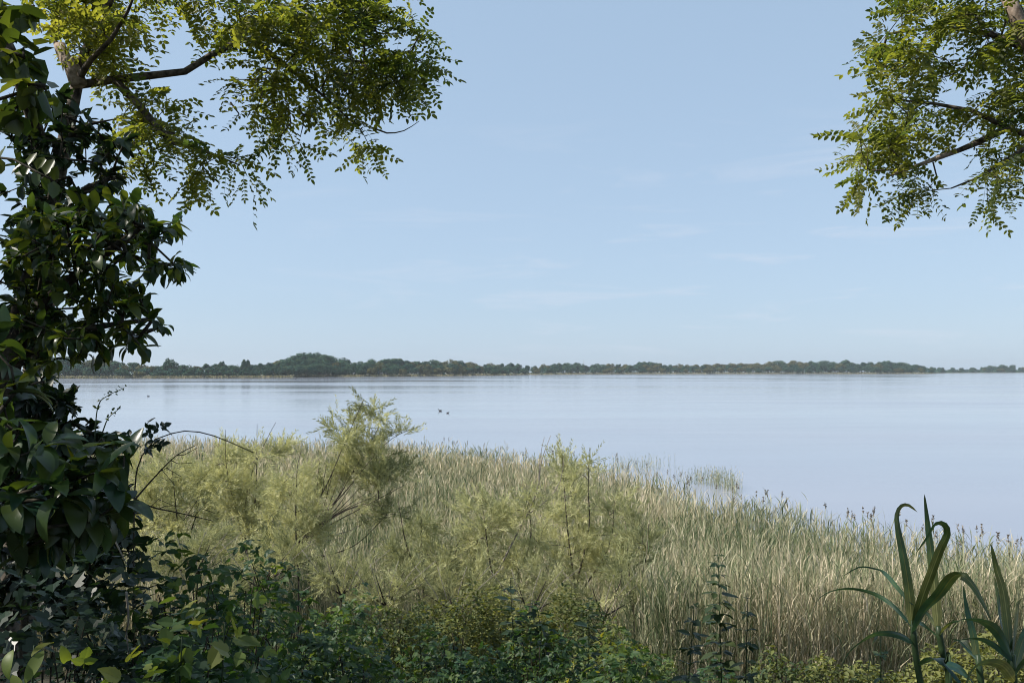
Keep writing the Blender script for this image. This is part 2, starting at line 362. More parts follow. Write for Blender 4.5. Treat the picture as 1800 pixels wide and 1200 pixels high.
mb = MB(); mb.add(np.stack([X.ravel(), Y.ravel(), Z.ravel()], 1), [np.stack([b0, b0 + 1, b0 + 1 + nx, b0 + nx], 1)])
setp(mb.build('ground', M_SOIL, smooth=True), kind='structure')

def water():
    m, n, l = mat_new('lake_water'); g = n.new("ShaderNodeNewGeometry")
    def nz(scale, sx, sy, det, rough=.5):
        mpn = n.new("ShaderNodeMapping"); mpn.inputs['Scale'].default_value = (sx, sy, 1); t = n.new("ShaderNodeTexNoise"); t.inputs['Scale'].default_value = scale; t.inputs['Detail'].default_value = det; t.inputs['Roughness'].default_value = rough
        l(g.outputs['Position'], mpn.inputs[0]); l(mpn.outputs[0], t.inputs['Vector']); return t.outputs['Fac']
    fine = nz(1.0, 1.2, 3.2, 6, .6); big = nz(1.0, .0035, .016, 5, .6)
    pb = n.new("ShaderNodeBsdfPrincipled"); pb.inputs['IOR'].default_value = 1.333
    c = ramp(n, [(.35, (.25, .265, .315)), (.65, (.275, .288, .335))]); l(nz(1, .02, .06, 4), c.inputs[0]); l(c.outputs[0], pb.inputs['Base Color'])
    rr = n.new("ShaderNodeMapRange"); rr.inputs[1].default_value = .42; rr.inputs[2].default_value = .62; rr.inputs[3].default_value = .08; rr.inputs[4].default_value = .18
    l(big, rr.inputs[0]); l(rr.outputs[0], pb.inputs['Roughness'])
    st = n.new("ShaderNodeMapRange"); st.inputs[1].default_value = .42; st.inputs[2].default_value = .62; st.inputs[3].default_value = .06; st.inputs[4].default_value = .11
    l(big, st.inputs[0]); bp = n.new("ShaderNodeBump"); bp.inputs['Distance'].default_value = .05; l(st.outputs[0], bp.inputs['Strength']); l(fine, bp.inputs['Height']); l(bp.outputs[0], pb.inputs['Normal'])
    o = n.new("ShaderNodeOutputMaterial"); l(pb.outputs[0], o.inputs[0]); return m
M_WATER = water()
mb = MB(); mb.add([[-3500, 12, 0], [3500, 12, 0], [3500, 3900, 0], [-3500, 3900, 0]], [[[0, 1, 2, 3]]])
setp(mb.build('lake_water', M_WATER), kind='structure')

# far shore: land sheet behind an irregular shoreline
FS = [(-900, 620), (-300, 640), (0, 670), (130, 700), (400, 745), (620, 850), (800, 980), (890, 1120), (1000, 1330), (1150, 1450), (1300, 1500), (1500, 1510), (1630, 1540), (1660, 1900), (1750, 2050), (1900, 2200), (2600, 2600)]
FSX, FSD = np.array([f[0] for f in FS], float), np.array([f[1] for f in FS], float)
def far_d(px): return np.interp(px, FSX, FSD)
def land():
    m, n, l = mat_new('far_land'); g = n.new("ShaderNodeNewGeometry"); nz = n.new("ShaderNodeTexNoise"); nz.inputs['Scale'].default_value = .05; nz.inputs['Detail'].default_value = 6
    l(g.outputs['Position'], nz.inputs['Vector']); r = ramp(n, [(.4, (.06, .07, .035)), (.6, (.16, .14, .09))]); l(nz.outputs['Fac'], r.inputs[0])
    pb = n.new("ShaderNodeBsdfPrincipled"); pb.inputs['Roughness'].default_value = 1; l(r.outputs[0], pb.inputs['Base Color']); o = n.new("ShaderNodeOutputMaterial"); l(pb.outputs[0], o.inputs[0]); return m
pxs = np.arange(-900, 2601, 10.0); mb = MB(); rows = []
for k, (e, z) in enumerate([(1.0, -.3), (1.004, .25), (1.02, .8), (1.1, 1.6), (1.42, 2.0)]):
    d = far_d(pxs) * e + (np.sin(pxs * .11) * 4 + np.sin(pxs * .037) * 6 if k < 3 else 0)
    rows.append(np.stack([(pxs - 900) / F * d, d, np.full(len(pxs), z)], 1))
n = len(pxs); b0 = (np.arange(4)[:, None] * n + np.arange(n - 1)[None]).ravel()
mb.add(np.concatenate(rows), [np.stack([b0, b0 + 1, b0 + 1 + n, b0 + n], 1)])
setp(mb.build('far_shore', land()), kind='structure')

# pale reed fringe along the far shore
mb = MB(); O = []
for s in range(9000):
    px = rng.uniform(-200, 1000) if s % 4 else rng.uniform(1000, 1640)
    d = far_d(px) * rng.uniform(1.002, 1.012) + math.sin(px * .11) * 4 + math.sin(px * .037) * 6; O.append([(px - 900) / F * d, d, .1])
O = np.array(O); D = np.tile([0, 0, 1.0], (len(O), 1)) + rng.normal(0, .15, (len(O), 3)); N = rng.normal(size=(len(O), 3)); N[:, 2] *= .2
place(mb, [(np.array([[0, .35, 0], [0, -.35, 0], [1, -.12, 0], [1, .12, 0]]) * 1.0, [np.array([[0, 1, 2, 3]])])], O, D, N, rng.uniform(1.0, 2.2, len(O)))
M_FRINGE = leaf_mat('fringe_reed', [(.16, .16, .08), (.30, .27, .16), (.36, .31, .21)], (1, 1, .8), .2, .8, .1)
setp(mb.build('far_reed_fringe', M_FRINGE), 'thin strip of dry reeds along the far waterline', 'reeds', kind='stuff')

# ------------------------------------------------------------------ far trees
def crown_mesh(seed, wid=.55, base=.12, lumps=16, per=95, leaf=.055, flat=1.0):
    r = np.random.default_rng(seed); O, N = [], []; cz = (1 + base) / 2
    for k in range(lumps):
        v = norm(r.normal(size=3)) * r.uniform(.45, .72); c = np.array([v[0] * wid, v[1] * wid, cz + v[2] * (1 - base) / 2 * .95 * flat]); rad = r.uniform(.14, .24) * (.6 + .7 * wid)
        if c[2] - rad < base * .4: c[2] = base * .4 + rad
        if c[2] + rad > 1: c[2] = 1 - rad
        u = norm(r.normal(size=(per, 3))); u[:, 2] = np.abs(u[:, 2]) * np.where(r.random(per) < .78, 1, -1)
        O.append(c + u * rad * r.uniform(.8, 1.08, (per, 1))); N.append(u + r.normal(0, .35, (per, 3)))
    O, N = np.concatenate(O), np.concatenate(N); D = np.cross(N, r.normal(size=N.shape))
    mb = MB(); t = [(np.array([[-.5, 0, 0], [0, -.42, .1], [.5, 0, 0], [0, .42, .1]]), [np.array([[0, 1, 2, 3]])])]
    rn = np.repeat(r.random(lumps), per) * .6 + r.random(len(O)) * .4
    place(mb, t, O, D, N, r.uniform(.7, 1.3, len(O)) * leaf * 1.6, rn); return mb
def trunk_mesh(seed, base=.15):
    r = np.random.default_rng(seed); mb = MB(); tube(mb, [[0, 0, -.02], [.01, 0, base], [.0, .01, .55]], [.03, .024, .01], 6)
    for k in range(5):
        a = r.uniform(0, 6.28); z = r.uniform(base, .4); tube(mb, [[0, 0, z], [math.cos(a) * .12, math.sin(a) * .12, z + .15], [math.cos(a) * .24, math.sin(a) * .24, z + .35]], [.012, .008, .003], 4)
    return mb
protos = []
ORD = 'first second third fourth fifth sixth seventh eighth ninth tenth eleventh twelfth thirteenth fourteenth fifteenth sixteenth seventeenth eighteenth nineteenth twentieth'.split()
def ordinal_big(n):
    n1 = n + 1
    if n1 < 20: return ORD[n]
    tens = {2: 'twenty', 3: 'thirty', 4: 'forty', 5: 'fifty', 6: 'sixty', 7: 'seventy', 8: 'eighty', 9: 'ninety'}[n1 // 10]
    return tens[:-1] + 'ieth' if n1 % 10 == 0 else tens + '-' + ORD[n1 % 10 - 1]
for k, (w, b, lu) in enumerate([(.62, .05, 18), (.75, .03, 22), (.5, .08, 15), (.85, .02, 24), (.66, .04, 20), (.42, .1, 14), (.62, .05, 20), (.8, .03, 24), (.55, .06, 16)]):
    t = empty('far_tree_proto', (0, 0, 0), None, None)
    c = crown_mesh(100 + k, w, b, lu).build('crown', M_FARTREE if k < 6 else M_FAROLIVE, t); tr = trunk_mesh(k, b + .06).build('trunk', M_STEM, t)
    protos.append((t, c, tr))
SKY_T = [(-400, 625), (130, 630), (200, 634), (262, 642), (340, 644), (370, 640), (440, 642), (470, 638), (500, 631), (520, 625), (545, 621), (575, 625), (600, 630), (620, 637), (650, 632), (700, 633), (740, 635), (820, 635), (850, 641), (900, 638), (940, 642), (960, 640), (1010, 636), (1030, 643), (1060, 640), (1100, 640), (1150, 636), (1190, 641), (1250, 639), (1300, 638), (1350, 637), (1430, 634), (1500, 636), (1560, 636), (1600, 641), (1645, 645), (1665, 647), (1700, 646), (1735, 644), (1745, 642), (1780, 641), (1800, 645), (2000, 640)]
STX, STY = np.array([s[0] for s in SKY_T], float), np.array([s[1] for s in SKY_T], float)
def far_tree(name, px, dmul, hmul, label, cat, group, k=None, wmul=1.0, top=None):
    d = far_d(px) * dmul; z0 = 1.0; top = np.interp(px, STX, STY) if top is None else top
    H = (CAM_Z + (HOR - top) / F * d - z0) * hmul
    if H < 2.5: H = 2.5
    ol = (625 < px < 850 or 1130 < px < 1420) and rng.random() < .6 or rng.random() < .12
    src = protos[k if k is not None else int(rng.integers(6, 9) if ol else rng.integers(0, 6))]
    t = src[0].copy(); scene.collection.objects.link(t); t.name = name
    t.location = ((px - 900) / F * d, d, z0 - .3); t.rotation_euler = (0, 0, rng.uniform(0, 6.28))
    wd = max(H, 8) if top is None else H
    s = H * wmul; sx = max(s, 7.5 * wmul * rng.uniform(.9, 1.2)) ; t.scale = (sx, sx, H)
    setp(t, label, cat, group)
    for c in src[1:]:
        q = c.copy(); scene.collection.objects.link(q); q.parent = t
    return t
def zone(px):
    if px < 262: return ('wood behind the left shrub', 'far trees behind the left shrub')
    if px < 470: return ('belt left of the domed wood', 'low belt left of the wooded dome')
    if px < 625: return ('domed wood', 'wooded dome on the far shore')
    if px < 850: return ('wood right of the dome', 'far wood right of the dome')
    if px < 1130: return ('low wood around the mast', 'low far wood around the mast')
    if px < 1400: return ('wood between mast and rise', 'far wood before the long rise')
    if px < 1650: return ('long wooded rise', 'long wooded rise at the right')
    return ('most distant shore', 'faint trees on the most distant shore')
rows = [(14.5, 1.06, 1.13, 1.05, 'tall skyline tree'), (16, 1.035, .88, 1.0, 'middle-row tree'), (20, 1.012, .60, 1.15, 'low waterside tree')]
for sp, dm, hm, wm, kind_ in rows:
    px = 60.0 + rng.uniform(0, 8); cnt_ = {}
    while px < 1805:
        
        zn, gr = zone(px); i_ = cnt_.get(zn, 0); cnt_[zn] = i_ + 1
        sp_ = sp * (1.45 if px < 262 else 1.0 if px < 1650 else 1.3) * (1.15 if px < 700 else 1)
        far_tree('broadleaf_tree', px, dm * rng.uniform(.995, 1.01), hm * rng.uniform(.88, 1.04), kind_ + ' of the ' + zn + ', ' + ordinal_big(i_) + ' from left', 'tree', gr, wmul=wm * rng.uniform(.85, 1.25))
        px += sp_ * rng.uniform(.8, 1.2)
# continuous thicket under and between the far trees
mb = MB(); n = 18500; px = rng.uniform(40, 1800, n); px[:3500] = rng.uniform(1630, 1810, 3500); dd = far_d(px) * rng.uniform(1.014, 1.07, n); hh = np.where(px < 1650, (CAM_Z + (HOR - np.interp(px, STX, STY)) / F * dd) * .62, 6.5)
O = np.stack([(px - 900) / F * dd, dd, .8 + hh * rng.random(n) ** .8 * 1.2 * (.75 + .25 * np.sin(px * .5) * np.sin(px * .23))], 1); N = norm(rng.normal(size=(n, 3)) + [-.2, -.6, .7]); D = np.cross(N, rng.normal(size=(n, 3)))
place(mb, [(np.array([[-.5, 0, 0], [0, -.42, .1], [.5, 0, 0], [0, .42, .1]]), [np.array([[0, 1, 2, 3]])])], O, D, N, rng.uniform(1.2, 2.6, n), np.clip(.3 + .3 * np.sin(px * .31) + rng.normal(0, .15, n), 0, 1))
setp(mb.build('far_thicket', M_FARTREE), 'dark thicket of bushes filling the foot of the far wood', 'bushes', kind='stuff')
for px, top, k, wm, lb in [(300, 627, 1, .55, 'broad round-headed tree standing above the far belt just right of the dark shrub'),
                       (391, 632, 2, .5, 'small pointed tree above the far belt, first of the pair left of the dome-shaped wood'),
                       (432, 630, 0, .52, 'rounded tree above the far belt nearest the left foot of the dome-shaped wood'),
                       (1012, 636, 4, .6, 'bushy tree standing just left of the thin mast on the far shore'),
                       (1157, 636, 1, .55, 'small rounded tree rising over the middle of the far wood'),
                       (1762, 641, 3, .9, 'flat-topped clump-like tree on the most distant shore at the right edge')]:
    far_tree('broadleaf_tree', px, 1.05, 1.0, lb, 'tree', None, k, wm, top)
# prototypes leave the scene once copied
for pr in protos:
    for o in pr: bpy.data.objects.remove(o)

# thin masts on the far shore
def mast(px, top, dm, label):
    d = far_d(px) * dm; x = (px - 900) / F * d; H = CAM_Z + (HOR - top) / F * d
    t = empty('radio_mast', (x, d, 1), label, 'mast'); mb = MB()
    for s in range(3):
        a = s * 2.094; tube(mb, [[x + .9 * math.cos(a), d + .9 * math.sin(a), 0.5], [x + .3 * math.cos(a), d + .3 * math.sin(a), H]], [.16, .12], 4)
    for q in range(14):
        z0 = 1 + (H - 2) * q / 14; z1 = 1 + (H - 2) * (q + 1) / 14; r0 = .9 - .6 * q / 14
        for s in range(3): a = s * 2.094; b = a + 2.094; tube(mb, [[x + r0 * math.cos(a), d + r0 * math.sin(a), z0], [x + r0 * math.cos(b), d + r0 * math.sin(b), z1]], .06, 3)
    mb.build('lattice_frame', M_MAST, t); mb = MB(); tube(mb, [[x, d, H - .5], [x, d, H + 2.5]], .1, 4); mb.build('antenna', M_MAST, t)
M_MAST = bark_mat('grey_metal', (.3, .31, .33), (.4, .41, .43), 2, 0)
mast(1026, 633, 1.1, 'thin grey mast rising above the middle of the far wood')
mast(1749, 638, 1.1, 'faint thin mast left of the clump on the most distant shore')

# ------------------------------------------------------------------ water birds
def duck(px, py, s, label, head=1):
    d = CAM_Z * F / (py - HOR); x = (px - 900) / F * d
    prof = [(-.30, .10, .02), (-.24, .11, .05), (-.12, .09, .10), (0, .08, .12), (.12, .09, .11), (.19, .12, .075), (.21, .19, .045), (.22, .25, .04), (.245, .29, .05), (.29, .29, .045), (.33, .275, .022), (.39, .265, .012)]
    mb = MB(); pts = np.array([[x + head * a * s, d, b * s] for a, b, c in prof]); tube(mb, pts, [c * s for a, b, c in prof], 10)
    o = mb.build('duck', M_DUCK, None, (x, d, 0), True); setp(o, label, 'duck'); 
M_DUCK = bark_mat('dark_feathers', (.02, .018, .016), (.05, .045, .04), 8, .1)
duck(774, 722.5, 1.15, 'larger dark duck swimming on the lake right of the tall tamarisk', -1)
duck(787, 726, .85, 'smaller dark duck swimming just right of its companion', 1)
duck(520, 666, 2.0, 'tiny dark bird on the water below the dome-shaped wood')
duck(261, 697, 1.2, 'tiny dark bird on the water near the left shrub', -1)

# ------------------------------------------------------------------ reed bed
def reed_batch(mb, XY, hgt, lean=.10, blades=6, wmul=1.0, green=None):
    n = len(XY); z = ground(XY[:, 0], XY[:, 1]); z = np.maximum(z, -.25)
    base = np.stack([XY[:, 0], XY[:, 1], z], 1)
    up = norm(np.stack([rng.normal(.0, lean, n), rng.normal(0, lean, n), np.ones(n)], 1)); top = base + up * hgt[:, None]
    w = .006 * wmul; s = norm(np.stack([rng.normal(size=n), rng.normal(size=n), 0 * z], 1)) * np.reshape(w, (-1, 1)) * np.ones((n, 1))
    V = np.stack([base - s, base + s, top + s * .5, top - s * .5], 1); q = (np.arange(n)[:, None] * 4 + np.arange(4)[None])
    g = green
    mb.add(V.reshape(-1, 3), [q], np.repeat(np.clip(g + rng.normal(-.04, .16, n), 0, 1), 4))
    for b in range(blades):
        t = np.clip(.97 - b / blades * .8 - rng.random(n) * .14, .08, .98); o = base + up * (hgt * t)[:, None]
        a = rng.uniform(0, 2 * math.pi, n); el = rng.uniform(1.02, 1.54, n); dr = np.stack([np.cos(a) * np.cos(el), np.sin(a) * np.cos(el), np.sin(el)], 1)
        Lb = rng.uniform(.22, .48, n) * (hgt / 2.3); p1 = o + dr * (Lb * .5)[:, None]; dr2 = norm(dr + np.stack([np.cos(a) * .35, np.sin(a) * .35, -rng.uniform(-.1, .35, n)], 1)); p2 = p1 + dr2 * (Lb * .5)[:, None]
        sd_ = norm(np.cross(dr, rng.normal(size=(n, 3)) * .6 + [0, 0, .3])) * (rng.uniform(.0065, .0118, n) * wmul)[:, None]
        V = np.stack([o - sd_ * .6, o + sd_ * .6, p1 + sd_, p1 - sd_, p2], 1); k = np.arange(n)[:, None] * 5
        mb.add(V.reshape(-1, 3), [k + np.array([[0, 1, 2, 3]]), k + np.array([[3, 2, 4]])], np.repeat(np.clip(g + rng.normal(0, .17, n), 0, 1), 5))
def fbm(x, y, s):
    return (np.sin(x * .9 * s + 1.7 * np.sin(y * .6 * s)) + np.sin(y * 1.3 * s + 1.3 * np.sin(x * .8 * s + 2)) + .7 * np.sin((x + y) * 2.1 * s + 1) + .5 * np.sin((x - 1.4 * y) * 3.3 * s)) / 3.2
nR = 64000
d = 12.5 + (70 - 12.5) * rng.random(nR * 2) ** 1.25; px = rng.uniform(-150, 1950, nR * 2)
XY = np.stack([(px - 900) / F * d, d], 1); edge = shore_depth(XY[:, 0], XY[:, 1]) * (1 + .035 * fbm(XY[:, 0], XY[:, 1], .8))
keep = (d < edge - 0.3 - rng.exponential(.35, len(d))) & ((px > 1120 + 40 * np.sin(d)) | (d > 18.5)); XY = XY[keep][:nR]; d = d[keep][:nR]
gr = np.clip(.48 + .24 * fbm(XY[:, 0], XY[:, 1], .55) + .16 * np.clip((d - 20) / 30, -1, 1) + rng.normal(0, .22, len(d)), 0, 1)
hg = np.where(rng.random(len(d)) < .22, .68, 1.0) * np.clip(2.25 + .22 * fbm(XY[:, 0], XY[:, 1], .9) + rng.normal(0, .18, len(d)), 1.5, 3.0)
wm = np.clip(d / 20, .9, 2.2)
mb = MB(); reed_batch(mb, XY, hg, .07, 7, wm * .85, gr)
setp(mb.build('reed_bed', M_REED), 'dense bed of straw and green reeds along the near shore', 'reeds', kind='stuff')
# thin fringe standing in open water beyond the bed
mb = MB(); pts = []
for c in [(1262, 832, 26, 10), (1285, 840, 18, 10), (1225, 828, 40, 6), (1120, 808, 60, 6)]:
    for k in range(int(c[2] * (7 if c[0] > 1240 else 3))):
        qx = rng.normal(c[0], c[2] * .5); qy = rng.normal(c[1], c[3] * .4); dd = (CAM_Z - .7) * F / (qy - HOR); pts.append([(qx - 900) / F * dd, dd])
pts = np.array(pts); reed_batch(mb, pts, rng.uniform(.7, 1.35, len(pts)), .12, 3, 1.0, rng.uniform(.15, .75, len(pts)))
setp(mb.build('sparse_reeds', M_REED), 'sparse reeds standing in open water off the point of the reed bed', 'reeds', kind='stuff')

# seed-headed reeds that stick out above the waterline, each its own plant
def tall_reed(px, top, d, label, green):
    x = (px - 900) / F * d; zt = CAM_Z + (HOR - top) / F * d; z0 = max(float(ground(x, d)), -.2); H = zt - z0
    t = empty('tall_reed', (x, d, z0), label, 'reed', 'tall reeds standing out above the bed'); mb = MB()
    lean = rng.normal(0, .12, 2); P0 = np.array([x, d, z0]); P1 = np.array([x + lean[0], d + lean[1], zt]); tube(mb, smooth_poly([P0, (P0 + P1) / 2 + [.02, 0, 0], P1], .4), .006, 4); 
    M = M_REED; mb.build('stem', M, t); mb = MB(); n = 7 if green else 3
    tt = rng.uniform(.55, .95, n); O = P0 + (P1 - P0) * tt[:, None]; a = rng.uniform(0, 6.28, n); D = np.stack([np.cos(a) * .5, np.sin(a) * .5, np.ones(n)], 1)
    place(mb, T_BLADE, O, D, -np.stack([np.cos(a), np.sin(a), -.3 * np.ones(n)], 1), rng.uniform(.35, .6, n), rng.uniform(0, .25, n) if green else rng.uniform(.4, .9, n)); mb.build('blades', M_REED, t)
    if not green:
        mb = MB(); n = 22; u = rng.random(n); O = P1 + (P1 - P0) / H * (u * .20 - .05)[:, None]; D = norm(rng.normal(0, .5, (n, 3)) + [.3, 0, .6]); place(mb, T_OVAL, O, D, rng.normal(size=(n, 3)), rng.uniform(.03, .07, n)); mb.build('seed_head', M_PLUME, t)
T_BLADE = [long_leaf(a, .055, .2, 0, 6, 0) for a in (.5, 1.0, 1.6)]
spots = sorted([([rng.uniform(1080, 1320), rng.uniform(1320, 1800), rng.uniform(720, 1080)][k % 3] if k % 5 else rng.uniform(1480, 1800)) for k in range(110)]); cg = [0, 0]
for k, px in enumerate(spots):
    dd = float(np.interp(px, SHX, SHD)) * rng.uniform(.94, 1.0); base_top = HOR + (CAM_Z - 2.4) * F / dd; green = k % 4 == 0
    lb = (('green leafy reed above the waterside edge, ' if green else 'feathery-headed thin reed above the waterside edge, ') + ordinal_big(cg[green]) + ' such from left'); cg[green] += 1
    tall_reed(px, base_top - rng.uniform(2, 26) ** 1.0 * 25 / dd * (1 if px > 1080 else .8), dd, lb, green)

# ------------------------------------------------------------------ tamarisks
def tamarisk(depth, base, stems, bl, label, dens=.85, size=.5, bare=None, colr=(0, 1), pale=None, name='tamarisk_bush'):
    x = (base[0] - 900) / F * depth; z0 = float(ground(x, depth)); root = np.array([x - .15, depth, z0 - .1])
    t = empty(name, (x, depth, z0), label, 'bush')
    limbs = [[root, (root + P(base[0], base[1], depth)) / 2 + [.05, 0, 0], P(base[0], base[1], depth)]]
    for s in stems:
        k = rng.uniform(-1.1, .3); n = len(s); limbs.append([P(a, b, depth + k * i / n) for i, (a, b) in enumerate(s)])
    tg = blobs(bl, depth, dens * 2.1, .7)
    ch, an, ad, tp, td = grow(limbs, tg, .16, .0042, .36, .16, .06)
    mb = MB()
    for i, (p, r) in enumerate(ch): tube(mb, p, np.maximum(r, np.linspace(.022, .004, len(r))) if i < len(limbs) else r, 5)
    mb.build('branches', M_STEM, t)
    mb = MB(); an = np.concatenate([tp, tp, an[rng.random(len(an)) < .35]]); ad = np.concatenate([td, td, ad[:len(an) - 2 * len(tp)]]); k = 8; O = np.repeat(an, k, 0) + rng.normal(0, .07, (len(an) * k, 3)); D = norm(np.repeat(ad, k, 0)) * .7 + rng.normal(0, .45, (len(O), 3)) + [0, 0, .45]
    rn = np.clip(np.repeat(rng.uniform(colr[0], colr[1], len(an)), k) * .6 + rng.random(len(O)) * .4, 0, 1)
    place(mb, T_SPRAY, O, D, rng.normal(size=O.shape), rng.uniform(.5, 1.15, len(O)) * size, rn); mb.build('foliage', M_TAM, t)
    if bare:
        for pl, r0 in bare: mb = MB(); pts = smooth_poly([P(a, b, depth - .4) for a, b in pl], .15); tube(mb, pts, np.linspace(r0, .004, len(pts)), 5); mb.build('bare_branch', M_DEAD, t)
tamarisk(18, (455, 1030), [[(455, 1030), (500, 975), (560, 915), (610, 860), (650, 810), (690, 770), (738, 748)], [(470, 1010), (530, 930), (575, 850), (605, 780), (640, 700)], [(480, 1000), (560, 935), (640, 890), (715, 850)], [(490, 985), (545, 930), (590, 880), (620, 830), (668, 745), (672, 710)], [(465, 1020), (540, 985), (620, 960), (680, 905)]] + [[(478 + 3 * q, 1000), (520 + 5 * q, 950 - 2 * q), (575 + 7 * q, 905 - q * 2), (610 + 12 * q, 840 + q * 8)] for q in range(-4, 7)],
    [(640, 735, 38, 24), (655, 716, 20, 12), (698, 758, 36, 14), (612, 778, 32, 34), (655, 795, 45, 26), (605, 835, 38, 38), (655, 855, 36, 30), (550, 880, 30, 30), (645, 905, 40, 16), (690, 840, 30, 22), (680, 900, 25, 20)],
    'tallest tamarisk, its grey-green feathery head leaning right over the lake water', .75, .52, [([(500, 985), (550, 950), (620, 930), (660, 900)], .014), ([(480, 1010), (540, 960), (600, 945)], .012), ([(490, 1000), (560, 975), (620, 985), (670, 975)], .009), ([(500, 1015), (580, 1000), (640, 960), (700, 940)], .009), ([(530, 1040), (600, 1000), (660, 1000)], .007)], (.0, .75))
tamarisk(19, (440, 1010), [[(440, 1010), (430, 920), (440, 840), (470, 770), (485, 742)], [(440, 1000), (415, 900), (398, 820), (396, 755)], [(440, 950), (450, 860), (452, 745)]],
    [(430, 812, 48, 28), (478, 792, 26, 16), (400, 850, 55, 50), (455, 880, 50, 60), (420, 940, 55, 50), (395, 792, 16, 12)],
    'pale tamarisk with thin upright tips, left of the tallest tamarisk', .7, .5, None, (.3, 1))
tamarisk(20, (320, 1000), [[(320, 1000), (310, 900), (300, 800)], [(320, 980), (350, 880), (345, 790)]],
    [(305, 828, 44, 26), (275, 850, 50, 45), (340, 850, 45, 45), (315, 920, 70, 55), (260, 920, 40, 50)], 'leftmost tamarisk, low and yellow-green beside the dark shrub', .7, .48, None, (.35, 1))
tamarisk(17, (525, 1020), [[(525, 1020), (520, 930), (522, 830), (530, 790)]],
    [(527, 845, 26, 28), (505, 885, 38, 45), (540, 930, 40, 40), (500, 950, 40, 40)], 'bright yellow-green tamarisk in front of the tallest tamarisk at its left side', .8, .45, None, (.5, 1))
tamarisk(15.5, (745, 1050), [[(745, 1050), (742, 980), (740, 900)], [(745, 1030), (715, 960), (700, 880)]],
    [(742, 930, 32, 55), (715, 985, 40, 50), (775, 1000, 35, 40)], 'grey dusky tamarisk with dark upright stems between the reeds and the brambles', .55, .42, None, (0, .35))
tamarisk(15, (880, 1070), [[(880, 1070), (860, 980), (850, 900)], [(880, 1050), (930, 960), (930, 880)]],
    [(850, 930, 55, 50), (800, 975, 45, 45), (905, 900, 50, 40), (830, 1020, 70, 30), (920, 980, 50, 50)], 'tamarisk with a long bare forked stick rising to the water line', .6, .42,
    [([(872, 1010), (905, 945), (926, 905), (945, 860), (952, 810), (968, 765)], .018), ([(926, 905), (960, 880), (985, 845), (992, 800)], .010), ([(946, 860), (950, 800), (957, 768)], .008)], (.2, .8))
tamarisk(16, (1015, 1060), [[(1015, 1060), (1000, 950), (992, 860), (988, 800)], [(1010, 1040), (1035, 930), (1034, 860), (1036, 790)], [(1015, 1050), (1070, 960), (1080, 880)]],
    [(988, 822, 14, 12), (988, 830, 18, 12), (986, 815, 10, 12), (1036, 806, 7, 14), (1036, 822, 10, 14), (1035, 812, 6, 16), (1000, 848, 36, 10), (1010, 868, 34, 22), (1060, 895, 38, 30), (975, 925, 45, 36), (1040, 950, 60, 50), (1000, 1005, 65, 35)], 'tamarisk with two small pointed heads standing above the reeds in mid picture', .75, .42, None, (.3, 1))
tamarisk(15, (1115, 1080), [[(1115, 1080), (1105, 1000), (1100, 920)], [(1115, 1060), (1135, 980), (1140, 920)]],
    [(1105, 930, 32, 45), (1085, 1000, 40, 40), (1130, 980, 28, 45)], 'thin dusky tamarisk at the right end of the tamarisk row', .5, .4, None, (0, .5))

LOWT = [(600, 1010, 14.5, 75, 40, 'low grey tamarisk regrowth under the leaning stems of the tallest tamarisk'), (460, 1000, 15, 70, 45, 'low tamarisk regrowth at the foot of the pale upright tamarisk'), (340, 980, 15.5, 70, 50, 'low tamarisk regrowth at the foot of the leftmost tamarisk'),
        (680, 1030, 13.5, 70, 40, 'low dusky tamarisk regrowth left of the dusky grey tamarisk'), (800, 1040, 13.5, 80, 36, 'low tamarisk regrowth below the forked bare stick'), (930, 1045, 13.5, 80, 38, 'low tamarisk regrowth in mid picture behind the yellow scrub'), (1060, 1050, 13.5, 80, 40, 'low tamarisk regrowth below the tamarisk with two pointed heads')]
for x_, y_, d_, rx_, ry_, lb in LOWT:
    tamarisk(d_, (x_, y_ + 45), [[(x_, y_ + 40), (x_ - 20, y_ - 20)], [(x_, y_ + 40), (x_ + 30, y_ - 25)], [(x_, y_ + 35), (x_ + 50, y_ + 5)], [(x_, y_ + 35), (x_ - 50, y_ + 5)]], [(x_, y_, rx_, ry_), (x_ + 30, y_ - 20, rx_ * .5, ry_), (x_ - 35, y_ + 10, rx_ * .6, ry_)], lb, .28, .38, [([(x_ + 5 * q_, y_ + 40), (x_ + 12 * q_, y_), (x_ + 26 * q_ + 8, y_ - 45)], .006) for q_ in (-3, -1.5, .5, 2, 3)], (0, .6))
